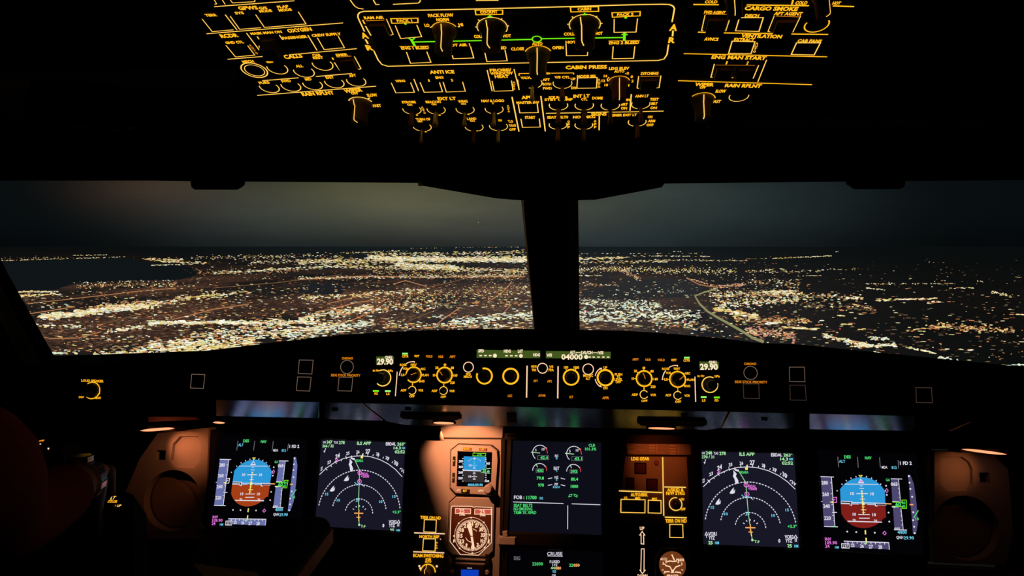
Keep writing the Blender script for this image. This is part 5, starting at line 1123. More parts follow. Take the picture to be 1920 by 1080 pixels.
o = toggle(S, t, 547, 540, 47, AML, 6, 75, 415, L=.024, lean=.012, fat=1.8, km=M['brown'])
t = panel(MAIN, ((1174, 832), (1296, 833), (1296, 853), (1176, 852)), 'placard', 'dim orange-brown placard of faint text rows above LDG GEAR', 'placard', M['panel'], h0=-.006)
S = Sketch(MAIN, 1130, 810, 9)
IN = mat('faded_placard_ink', (.62, .60, .58), .6); DK = []
S.lines([[(405, 205), (540, 205)], [(552, 205), (552, 385)], [(560, 212), (680, 215)], [(912, 205), (912, 345), (1050, 350)], [(1280, 210), (1285, 385)], [(400, 205), (400, 240)], [(570, 300), (700, 305)]], 7, IN)
for a, y in ((780, 225), (780, 268), (780, 318), (1130, 225), (1130, 278), (1130, 326), (1130, 370), (420, 250), (440, 330)): S.line([(a, y), (a+100, y+3)], 14, IN)
S.flush(t, 'faded_print')

# gear lever slot with arrows
t = panel(MAIN, ((1186, 984), (1222, 985), (1222, 1130), (1184, 1130)), 'landing_lever_plate', 'black slot plate with glowing UP and DOWN arrows', 'control panel', M['cavity'], h0=-.004)
S = Sketch(MAIN, 1130, 810, 4)
S.text('UP', 278, 722, 313, 24, AMP, bold=.03).text('DOWN', 262, 1079, 336, 24, AMP, bold=.03)
S.line([(288, 838), (288, 772), (278, 772), (296, 745), (315, 772), (307, 772), (308, 840)], 6, AMP, True)
S.line([(290, 876), (286, 1036), (280, 1036), (298, 1062), (318, 1036), (310, 1036), (311, 876)], 6, AMP, True); S.flush(t, 'arrow_marks')
t = thing('gear_lever_guide', MAIN.px(1180, 1050, 0), 'dark vertical guide left of the glowing arrows', 'lever')
MB().prism(MAIN, [MAIN.at(*p) for p in ((1172, 990), (1183, 990), (1181, 1120), (1168, 1120))], -.006, .006, .001).build('guide_bar', M['bezel'], t)
MB().tube([MAIN.px(1189, 995, .003), MAIN.px(1187, 1012, .003)], .0006).build('edge_strip', M['seald'], t)
# brake pressure gauge
t = thing('brake_pressure_gauge', MAIN.px(1258, 1058, 0), 'round brake pressure gauge in a dark square bezel, bottom right of gear panel', 'gauge')
MB().prism(MAIN, [MAIN.at(*p) for p in ((1240, 1026), (1283, 1026), (1294, 1038), (1295, 1110), (1226, 1110), (1228, 1040))], -.006, .006, .0025).build('instrument_case', M['bezel'], t)
MB().tube([MAIN.px(*p, .006) for p in ((1228, 1080), (1229, 1042), (1241, 1026), (1282, 1027), (1293, 1038), (1294, 1080))], .0007, 6).build('case_edge', M['metal'], t)
c = MAIN.at(1260, 1058); R = abs(MAIN.at(1285, 1058)[0]-c[0])
d = MB().lathe(MAIN, c, [(R, .006), (R, .0068), (R*.97, .007)], 40).build('dial_face', glow('amber_brown_dial', (112, 58, 26), 1.0), t, label='glowing amber-brown dial')
T = Sketch(MAIN, 1130, 810, 4, h=.0076)
T.texts([('ACCU', 428, 945, 478, 18), ('PRESS', 548, 952, 606, 18), ('BRAKES', 484, 1070, 552, 18), ('4', 556, 968, 568, 20), ('0', 466, 966, 478, 18), ('3', 444, 978, 456, 18), ('3', 582, 982, 594, 18)], AMP, bold=.03)
T.line([(514, 912), (534, 955)], 9, AMP).line([(478, 965), (500, 960), (525, 964), (552, 960)], 8, AMP).line([(466, 994), (500, 1002), (519, 1040)], 8, AMP).line([(578, 992), (545, 1004), (519, 1040)], 8, AMP)
T.line([(456, 980), (480, 998)], 6, AMP).line([(455, 1040), (498, 1040)], 8, AMP).line([(540, 1042), (580, 1046)], 8, AMP).poly([(505, 1048), (534, 1048), (519, 1022)], AMP)
for a in (-60, -40, -20, 200, 220, 240): aa = math.radians(a); T.line([(519+70*math.cos(aa), 1000-70*math.sin(aa)), (519+84*math.cos(aa), 1000-84*math.sin(aa))], 5, AMP)
T.flush(t, 'dial_marks')

# lamps at both ends
flood(322, 803, 56, 3.6, MAIN.px(350, 836), .62, 62, 1.0, 'long glowing salmon flood lamp above the far left octagon', col=(1, .235, .075), r=.004, Pl=MAIN, off=.06, tilt=.09)
flood(411, 791, 23, 6, MAIN.px(350, 845), .32, 66, 1.0, 'short bright salmon lamp left of the left attitude display', col=(1, .235, .06), r=.003, Pl=UNDER, off=.002)
flood(1816, 843, 62, 3, MAIN.px(1796, 872), .20, 60, 1.0, 'glowing orange flood lamp above the far right octagon', col=(1, .24, .06), Pl=MAIN, off=.06, tilt=-.09)
# ================================================================== captain, seat, tray, side console
def skin_mesh(name, joints, edges, parent, m, roots=(0,), sub=2, label=None):
    """joints: name -> (point, radius or (rx, ry)); one continuous skinned surface"""
    keys = list(joints); pts = [Vector(joints[k][0]) for k in keys]
    c = sum(pts, Vector())/len(pts); me = bpy.data.meshes.new(name)
    me.from_pydata([tuple(p-c) for p in pts], [(keys.index(a), keys.index(b)) for a, b in edges], [])
    me.materials.append(m); o = bpy.data.objects.new(name, me); COL.objects.link(o); ORIG[o.name] = c
    o.parent = parent; o.location = c-ORIG[parent.name]
    md = o.modifiers.new('Skin', 'SKIN'); md.branch_smoothing = .4; md.use_smooth_shade = True
    for i, k in enumerate(keys):
        r = joints[k][1]; sv = me.skin_vertices[0].data[i]; sv.radius = (r, r) if isinstance(r, (int, float)) else r; sv.use_root = k in roots or i in roots
    s = o.modifiers.new('Smooth', 'SUBSURF'); s.levels = sub; s.render_levels = sub
    if label: o['label'] = label
    return o
def mix(a, b, t): return Vector(a).lerp(Vector(b), t)
Sr = at_depth(-78, 842, .53); Er = at_depth(8, 990, .73); Wr = at_depth(153, 902, .92); Hr = at_depth(160, 886, 1.0)
pel = Vector((-.66, .24, .52)); ch = Vector((-.63, .36, 1.00)); nk = Vector((-.63, .39, 1.17)); hd = Vector((-.63, .42, 1.30))
Sl = Vector((-.83, .40, 1.07)); El = Vector((-.93, .50, .82)); Wl = Vector((-.90, .72, .80)); Hl = Vector((-.89, .80, .80))
cp = thing('pilot', (-.66, .24, 0), 'person in red-lit shirt at left photo edge, reaching forward, bright watch on wrist', 'person')
J = {'pel': (pel, (.15, .11)), 'bel': (mix(pel, ch, .45), (.14, .10)), 'ch': (ch, (.15, .105)), 'nb': (mix(ch, nk, .7), .065), 'nk': (nk, .052), 'h0': (hd+Vector((0, .0, -.04)), (.062, .075)), 'h1': (hd+Vector((0, -.01, .05)), (.072, .09)), 'h2': (hd+Vector((0, -.01, .12)), (.045, .06)),
     'Sr': (Sr, .058), 'Ar': (mix(Sr, Er, .5), .046), 'Er': (Er, .038), 'Fr': (mix(Er, Wr, .35), .040), 'Wr': (Wr, .026), 'Pr': (mix(Wr, Hr, .6), (.034, .017)), 'Qr': (Hr, (.036, .014)),
     'Sl': (Sl, .060), 'Al': (mix(Sl, El, .5), .047), 'El': (El, .040), 'Fl': (mix(El, Wl, .35), .040), 'Wl': (Wl, .027), 'Pl': (mix(Wl, Hl, .6), (.034, .017)), 'Ql': (Hl, (.036, .014))}
for s_, sg in (('r', 1), ('l', -1)):
    hip = pel+Vector((sg*.10, .02, -.01)); kn = hip+Vector((sg*.07, .46, .06)); an = kn+Vector((0, .16, -.44)); to = an+Vector((0, .17, -.035))
    J['hip'+s_] = (hip, .085); J['th'+s_] = (mix(hip, kn, .5), .078); J['kn'+s_] = (kn, .060); J['ca'+s_] = (mix(kn, an, .35), .056); J['an'+s_] = (an, .038); J['to'+s_] = (to, (.040, .028))
E_ = [('pel', 'bel'), ('bel', 'ch'), ('ch', 'nb'), ('nb', 'nk'), ('nk', 'h0'), ('h0', 'h1'), ('h1', 'h2')]
for s_ in 'rl': E_ += [('ch', 'S'+s_), ('S'+s_, 'A'+s_), ('A'+s_, 'E'+s_), ('E'+s_, 'F'+s_), ('F'+s_, 'W'+s_), ('W'+s_, 'P'+s_), ('P'+s_, 'Q'+s_), ('pel', 'hip'+s_), ('hip'+s_, 'th'+s_), ('th'+s_, 'kn'+s_), ('kn'+s_, 'ca'+s_), ('ca'+s_, 'an'+s_), ('an'+s_, 'to'+s_)]
roots = ['pel']
def fingers(H, W_, side, tag_, out):
    d = (H-W_).normalized(); sd = d.cross(Vector((0, 0, 1))).normalized()*side; up = sd.cross(d).normalized()
    if up.z < 0: up = -up
    for i, (off, L) in enumerate(((-.030, .068), (-.010, .078), (.011, .073), (.030, .058))):
        b = H+sd*off; a1 = b+d*(L*.45)-up*.008; a2 = a1+d*(L*.30)-up*.020; a3 = a2+d*(L*.12)-up*.020
        ks = ['%s%d%d' % (tag_, i, k) for k in range(4)]
        for k_, p, r in zip(ks, (b-d*.012, a1, a2, a3), (.0095, .0088, .008, .0066)): J[k_] = (p, r)
        E_.extend([(ks[0], ks[1]), (ks[1], ks[2]), (ks[2], ks[3])]); roots.append(ks[0])
    b = mix(W_, H, .45)-sd*.030; ks = ['%sT%d' % (tag_, k) for k in range(3)]
    for k_, p, r in zip(ks, (b, b+d*.030-sd*.022-up*.008, b+d*.058-sd*.026-up*.016), (.012, .0105, .008)): J[k_] = (p, r)
    E_.extend([(ks[0], ks[1]), (ks[1], ks[2])]); roots.append(ks[0])
fingers(Hr, Wr, 1, 'R', 1); fingers(Hl, Wl, -1, 'L', 1)
skin_mesh('body', J, E_, cp, M['skin'], roots)
g_ = 1.14
shj = {k: (J[k][0], tuple(v*g_ for v in J[k][1]) if isinstance(J[k][1], tuple) else J[k][1]*g_) for k in ('pel', 'bel', 'ch', 'nb', 'Sr', 'Ar', 'Er', 'Fr', 'Sl', 'Al', 'El', 'Fl')}
shj['cr'] = (mix(Er, Wr, .88), .036); shj['cl'] = (mix(El, Wl, .88), .036)
skin_mesh('shirt', shj, [('pel', 'bel'), ('bel', 'ch'), ('ch', 'nb')]+[e for s_ in 'rl' for e in (('ch', 'S'+s_), ('S'+s_, 'A'+s_), ('A'+s_, 'E'+s_), ('E'+s_, 'F'+s_), ('F'+s_, 'c'+s_))], cp, M['shirt'], ('pel',), label='long-sleeved shirt, red light put into its colour')
tr = {k: (J[k][0], J[k][1]*1.12 if not isinstance(J[k][1], tuple) else tuple(v*1.16 for v in J[k][1])) for k in ('pel', 'hipr', 'thr', 'knr', 'car', 'hipl', 'thl', 'knl', 'cal')}
for s_ in 'rl': tr['an'+s_] = (J['an'+s_][0]+Vector((0, 0, .03)), .055)
skin_mesh('trousers', tr, [e for s_ in 'rl' for e in (('pel', 'hip'+s_), ('hip'+s_, 'th'+s_), ('th'+s_, 'kn'+s_), ('kn'+s_, 'ca'+s_), ('ca'+s_, 'an'+s_))], cp, M['trouser'], ('pel',))
def blobm(c, r, seg=16, f=None):
    mb = MB(); vs = []
    for i in range(seg+1):
        t_ = math.pi*i/seg
        for j in range(seg*2):
            p_ = 2*math.pi*j/(seg*2); q = Vector((math.sin(t_)*math.cos(p_), math.sin(t_)*math.sin(p_), math.cos(t_)))
            if f: q = f(q)
            vs.append(Vector(c)+Vector((q.x*r[0], q.y*r[1], q.z*r[2])))
    n = seg*2; mb.add(vs, [(i*n+j, (i+1)*n+j, (i+1)*n+(j+1) % n, i*n+(j+1) % n) for i in range(seg) for j in range(n)], True); return mb
blobm(hd+Vector((0, -.025, .055)), (.086, .105, .10), f=lambda q: q if q.z > -.35 or q.y < 0 else Vector((q.x*.9, q.y*.2, -.35))).build('hair', M['hair'], cp)
blobm(hd+Vector((0, .092, .005)), (.011, .020, .024), 8).build('nose', M['skin'], cp)
for sx in (-1, 1):
    blobm(hd+Vector((sx*.076, -.005, .01)), (.010, .020, .030), 8).build('ear', M['skin'], cp)
    e = blobm(hd+Vector((sx*.030, .077, .030)), (.012, .010, .009), 8).build('eye', mat('eye_white', (.7, .7, .68), .3) if 'eye_white' not in bpy.data.materials else bpy.data.materials['eye_white'], cp)
blobm(hd+Vector((0, .080, -.042)), (.024, .010, .007), 8).build('mouth', M['brown'], cp)
# wristwatch
d = (Wr-Er).normalized(); wc = mix(Er, Wr, .985); a = d.cross(Vector((0, 0, 1))).normalized(); b = a.cross(d)
mb = MB()
for k in range(18):
    t0 = 2*math.pi*k/18; t1 = 2*math.pi*(k+.8)/18; vs = []
    for tt in (t0, t1):
        for rr in (.0265, .0295):
            for w in (-.009, .009): vs.append(wc+(a*math.cos(tt)+b*math.sin(tt))*rr+d*w)
    mb.add(vs, [(0, 1, 3, 2), (4, 6, 7, 5), (0, 4, 5, 1), (2, 3, 7, 6), (0, 2, 6, 4), (1, 5, 7, 3)])
wa = mb.build('watch', M['steel'], cp, label='shiny linked metal watch bracelet')
WP = Plane(wc+b*.034, b.cross(Vector((1, 0, 0)))) if abs(b.x) < .9 else None
up = b if b.z > 0 else -b
mb = MB(); vs = []
for h_, r_ in ((.027, .015), (.034, .015), (.035, .013)):
    for k in range(20):
        t_ = 2*math.pi*k/20; vs.append(wc+up*h_+(a*math.cos(t_)+d*math.sin(t_))*r_)
mb.add(vs, [(i*20+j, i*20+(j+1) % 20, (i+1)*20+(j+1) % 20, (i+1)*20+j) for i in range(2) for j in range(20)]+[tuple(range(40, 60))]); mb.build('watch_case', M['steel'], wa)

st = thing('crew_seat', (-.66, .2, 0), 'dark fabric pilot seat under the person at the left', 'seat')
mb = MB(); mb.box((-.66, .26, .40), (.46, .46, .10)); mb.build('seat_cushion', M['fabric'], st)
mb = MB(); mb.box((-.66, -.02, .78), (.44, .10, .70)); mb.build('backrest', M['fabric'], st)
mb = MB(); mb.box((-.66, .2, .175), (.30, .34, .35)); mb.build('pedestal_base', M['black'], st)
mb = MB(); mb.box((-.66, -.03, 1.20), (.26, .08, .16)); mb.build('headrest', M['fabric'], st)

# sliding tray in front of the captain
TP = Plane(at_depth(500, 1002, 1.02), (0, 1, 0))
t = thing('tray_table', TP.px(480, 1040, -.02), 'black tray table before the left displays, faint red right side', 'tray table')
q = [TP.at(*p) for p in ((398, 990), (494, 987), (510, 972), (598, 968), (612, 971), (619, 979), (621, 990), (536, 1100), (505, 1140), (345, 1140), (352, 1040))]
MB().prism(TP, q, -.028, 0, .003).build('tray_body', M['black'], t)
u = MB(); u.ribbon(TP, [TP.at(*p) for p in ((621, 984), (536, 1094), (506, 1134))], .004, -.0, False)
sd = MB(); e = [(621, 986), (536, 1098), (506, 1138)]; vs = []
for p in e:
    a_ = TP.at(*p); vs += [TP.w(a_[0]+.003, a_[1], -.004), TP.w(a_[0]+.003, a_[1], -.026), TP.w(a_[0]-.002, a_[1], -.004), TP.w(a_[0]-.002, a_[1], -.026)]
sd.add(vs, [f for k in range(2) for f in ((4*k, 4*k+1, 4*k+5, 4*k+4), (4*k, 4*k+4, 4*k+6, 4*k+2), (4*k+1, 4*k+3, 4*k+7, 4*k+5))]+[(0, 2, 3, 1), (8, 9, 11, 10)])
sd.build('side_trim', M['brown'], t, label='dark red side edge of the tray')
cl = MB().prism(TP, [TP.at(*p) for p in ((362, 1060), (482, 1077), (500, 1100), (400, 1112))], .0005, .003, .001).build('note_card', M['paper'])
tag(cl, 'dim grey card lying on the tray at the photo bottom, left', 'card')
t = thing('panel_foot', MAIN.px(381, 990, 0), 'tiny orange-brown catch on the panel below the left attitude display', 'trim')
MB().lathe(MAIN, MAIN.at(381, 990), [(.006, -.006), (.006, .008), (.004, .010)], 16).build('catch_body', M['brown'], t)

# side console on the left with small lit marks
CP = Plane(at_depth(212, 940, 1.08), (0, math.cos(math.radians(35)), math.sin(math.radians(35))))
t = thing('side_console', CP.px(200, 960, -.05), 'black left side console with a tiny lit knob label LT COLOR', 'console')
MB().prism(CP, [CP.at(*p) for p in ((196, 905), (248, 925), (250, 1120), (-60, 1120), (-60, 1010))], -.06, 0, .003).build('console_body', M['soft'], t)
S = Sketch(CP, 0, 680, 3.377)
S.text('LT', 703, 858, 733, 20, AML, 856, bold=.03).text('COLOR', 684, 880, 744, 15, AMB, 881, bold=.03).text('UP', 744, 907, 768, 14, AML, bold=.03); S.flush(t, 'lettering')
knob(S, t, 714, 920, 20, .008, ORG, 3, 30, 150, 'skirt', None, M['knobd'], name='light_knob')
CP2 = Plane(at_depth(80, 832, 1.15), (0, .35, 1))
t = thing('oxygen_mask_box', CP2.px(80, 832, -.03), 'black box by the left wall with three tiny orange marks', 'box')
MB().prism(CP2, [CP2.at(*p) for p in ((60, 812), (112, 830), (118, 870), (70, 880), (50, 850))], -.05, 0, .003).build('box_body', M['black'], t)
S = Sketch(CP2, 0, 680, 3.377)
S.line([(250, 497), (282, 490)], 7, ORG).line([(272, 500), (280, 488)], 4, ORG).line([(248, 516), (262, 515)], 6, AMP).line([(303, 542), (314, 543)], 6, AMP).line([(309, 543), (308, 552)], 4, AMP); S.flush(t, 'lettering')
# small metal side stick guard and hanging hardware picked out beside the hand
t = thing('side_stick', at_depth(174, 930, 1.02), 'small dim side stick grip under the hand of the person', 'control stick')
p0 = at_depth(174, 930, 1.02); MB().tube([p0+Vector((0, 0, -.08)), p0+Vector((0, 0, -.02)), p0+Vector((.004, .008, .035)), p0+Vector((.006, .012, .045))], [.012, .013, .016, .008], 14).build('grip', M['knobd'], t)
MB().tube([p0+Vector((.012, 0, .02)), p0+Vector((.020, .004, .024))], [.005, .004], 10).build('trigger', M['brown'], t)
# pale strut high at the far right end of the lip
t = thing('support_strut', MAIN.px(1785, 798, .03), 'thin pale strut in the dark above the far right flood lamp', 'trim')
MB().tube([MAIN.px(1764, 806, .03), MAIN.px(1806, 788, .03)], .0009, 8).build('strut_rod', M['metal'], t)
# sloped covers at both far ends
ul = thing('corner_cover', MAIN.px(340, 782, .02), 'dim orange-brown slanted cover above the far left flood lamp', 'trim')
MB().prism(MAIN, [MAIN.at(*p) for p in ((320, 751), (392, 749), (390, 779), (372, 776))], .02, .028, .001).build('upper_fillet', M['brown'], ul)
MB().prism(MAIN, [MAIN.at(*p) for p in ((292, 781), (372, 776), (386, 786), (294, 790))], .02, .028, .001).build('lower_fillet', M['brown'], ul)

# ================================================================== outside: ground, lake, city lights
GZ = -1750.0
def gpt(px, py, z=GZ):
    r = ray(px, py); t_ = (z-CAM.z)/r.z; return CAM+r*t_, t_
gm = bpy.data.materials.new('city_ground'); gm.use_nodes = True; nt = gm.node_tree; nt.nodes.clear(); X = NX(nt)
geo = nt.nodes.new('ShaderNodeTexCoord'); sp = nt.nodes.new('ShaderNodeSeparateXYZ'); nt.links.new(geo.outputs['Object'], sp.inputs[0])
gaz = X.m('DIVIDE', sp.outputs[0], X.m('MAXIMUM', sp.outputs[1], 100.0))
def noise(sc, det, stretch=(1, 1, 1)):
    mp_ = nt.nodes.new('ShaderNodeMapping'); mp_.inputs['Scale'].default_value = stretch; nt.links.new(geo.outputs['Object'], mp_.inputs[0])
    n = nt.nodes.new('ShaderNodeTexNoise'); n.inputs['Scale'].default_value = sc; n.inputs['Detail'].default_value = det; nt.links.new(mp_.outputs[0], n.inputs['Vector']); return n.outputs[0]
fine = X.m('POWER', X.m('MULTIPLY', noise(1/110., 2), 1.55), 5.0)
big = X.m('MULTIPLY_ADD', noise(1/3800., 3, (1, .55, 1)), 5.5, -2.15)
bigc = X.m('MINIMUM', X.m('MAXIMUM', big, .04), 1.3)
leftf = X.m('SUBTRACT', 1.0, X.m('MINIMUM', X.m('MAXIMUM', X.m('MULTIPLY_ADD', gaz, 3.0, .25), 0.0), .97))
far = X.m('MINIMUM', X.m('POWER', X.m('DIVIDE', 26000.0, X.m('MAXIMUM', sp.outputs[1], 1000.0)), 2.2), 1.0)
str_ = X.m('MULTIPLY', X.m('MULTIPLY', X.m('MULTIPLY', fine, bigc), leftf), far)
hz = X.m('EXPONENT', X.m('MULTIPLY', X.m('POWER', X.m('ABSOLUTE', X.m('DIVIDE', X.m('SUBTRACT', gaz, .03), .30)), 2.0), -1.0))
c_ = X.acc((.0030, .0038, .0038), X.m('MULTIPLY', leftf, far), (.0095, .0075, .0070))  # base tone, with faint city haze added towards the left
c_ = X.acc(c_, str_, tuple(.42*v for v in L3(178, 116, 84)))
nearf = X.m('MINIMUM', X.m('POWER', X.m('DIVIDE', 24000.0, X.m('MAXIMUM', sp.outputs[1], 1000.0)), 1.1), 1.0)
c_ = X.acc(c_, X.m('MULTIPLY', hz, nearf), (.024, .0215, .023))  # grey haze ahead painted into the ground's glow
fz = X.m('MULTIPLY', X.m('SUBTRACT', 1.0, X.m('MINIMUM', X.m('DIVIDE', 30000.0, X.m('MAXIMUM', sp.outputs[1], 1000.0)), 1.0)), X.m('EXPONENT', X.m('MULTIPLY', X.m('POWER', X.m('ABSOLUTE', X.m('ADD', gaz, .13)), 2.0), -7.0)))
c_ = X.acc(c_, fz, (.006, .011, .014))  # distant haze below the horizon painted in as well
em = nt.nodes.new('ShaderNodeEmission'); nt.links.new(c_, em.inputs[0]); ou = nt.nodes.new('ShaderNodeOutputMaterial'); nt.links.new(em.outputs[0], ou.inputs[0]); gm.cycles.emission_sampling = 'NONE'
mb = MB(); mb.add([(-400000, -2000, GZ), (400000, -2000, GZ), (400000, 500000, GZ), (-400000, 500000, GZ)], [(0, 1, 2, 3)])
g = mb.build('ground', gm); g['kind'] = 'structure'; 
# object coordinates are about the mesh centre, keep them at the aircraft instead
for v in g.data.vertices: v.co += g.location
g.location = (0, 0, 0)
lk = glow('night_water', (17, 22, 25), 1.0, 'NONE')  # water surface emits its own dim night tone
def flat(name, pts, m, z, label, cat):
    P_ = [gpt(x, y, z)[0] for x, y in pts]; mb = MB(); mb.add(P_, [tuple(range(len(P_)))[::-1]]); o = mb.build(name, m); return tag(o, label, cat)
flat('lake', [(-180, 489), (0, 489.5), (120, 485), (235, 483), (265, 490), (350, 498), (372, 512), (360, 520), (330, 525), (240, 526), (140, 531), (105, 543), (0, 546), (-180, 547)], lk, GZ+6, 'dark unlit lake at the left under the horizon', 'lake')
dg = glow('dark_park', (33, 34, 38), 1.0, 'NONE'); dg2 = glow('dim_open_land', (44, 45, 48), 1.0, 'NONE')  # open land glows faintly, haze over it put into its colour
for pts, lb in (([(1180, 522), (1290, 524), (1320, 540), (1300, 556), (1200, 562), (1090, 560), (1090, 545), (1150, 536)], 'dark unlit patch of land in the right window, left of the pale road'),
                ([(560, 533), (620, 528), (655, 535), (640, 552), (570, 552)], 'dark unlit patch of land in the middle of the left window'),
                ([(1265, 590), (1315, 580), (1355, 612), (1380, 640), (1330, 640), (1290, 615)], 'dark unlit strip beside the bend of the pale road')):
    flat('dark_field', pts, dg2 if 'right window' in lb else dg, GZ+5, lb, 'field')
# lights: small lit blocks standing on the ground; far beyond counting
rnd = random.Random(11)
CC = {'cream': ((250, 238, 178), 1.0), 'yellow': ((240, 214, 120), 1.0), 'white': ((255, 248, 232), 1.15), 'orange': ((226, 146, 92), 1.0), 'green': ((214, 236, 216), 1.0), 'red': ((214, 60, 62), 1.0), 'pink': ((226, 160, 140), 1.0), 'dim': ((132, 104, 74), 1.0), 'dgrn': ((110, 112, 84), 1.0), 'brown': ((94, 62, 44), 1.0)}
CM = {k: glow('city_light_'+k, v[0], v[1], 'NONE') for k, v in CC.items()}; KEYS = list(CC)
LM = {-1: (MB(), []), 1: (MB(), [])}
def light(px, py, w, h, c):
    if py < HOR+3: return
    p, t_ = gpt(px, py); a_ = w/2*t_/FPX; b_ = h/2*t_/FPX; p = p+Vector((0, 0, b_))
    vs = [p+Vector((-a_, 0, 0)), p+Vector((-a_*.55, 0, b_)), p+Vector((a_*.55, 0, b_)), p+Vector((a_, 0, 0)), p+Vector((a_*.55, 0, -b_)), p+Vector((-a_*.55, 0, -b_)), p+Vector((0, -a_*.6, 0))]
    side_ = -1 if px < 1040 else 1; LM[side_][1].extend([KEYS.index(c)]*6)
    LM[side_][0].add(vs, [(0, 1, 6), (1, 2, 6), (2, 3, 6), (3, 4, 6), (4, 5, 6), (5, 0, 6)])
MIX = {'b': 'cream cream white white yellow orange green', 'y': 'yellow yellow cream cream white orange', 'o': 'orange orange dim yellow cream brown', 'w': 'white green green cream dim', 'm': 'cream white yellow orange orange dim dim green brown', 'd': 'dim dim dgrn brown brown orange cream', 'n': 'cream yellow dim dgrn orange white', 'p': 'orange pink cream dim pink'}
MIX = {k: v.split() for k, v in MIX.items()}
def stroke(x0, y0, x1, y1, sp, n, mixk, w=(2, 8), h=(.9, 1.8)):
    for _ in range(int(n*.8)):
        f = rnd.random(); x = x0+(x1-x0)*f+rnd.gauss(0, 2); y = y0+(y1-y0)*f+rnd.gauss(0, sp*.55)
        k = min(1.3, max(.55, (y-450)/110))
        light(x, y, rnd.uniform(*w)*k, rnd.uniform(*h)*k, rnd.choice(MIX[mixk]))
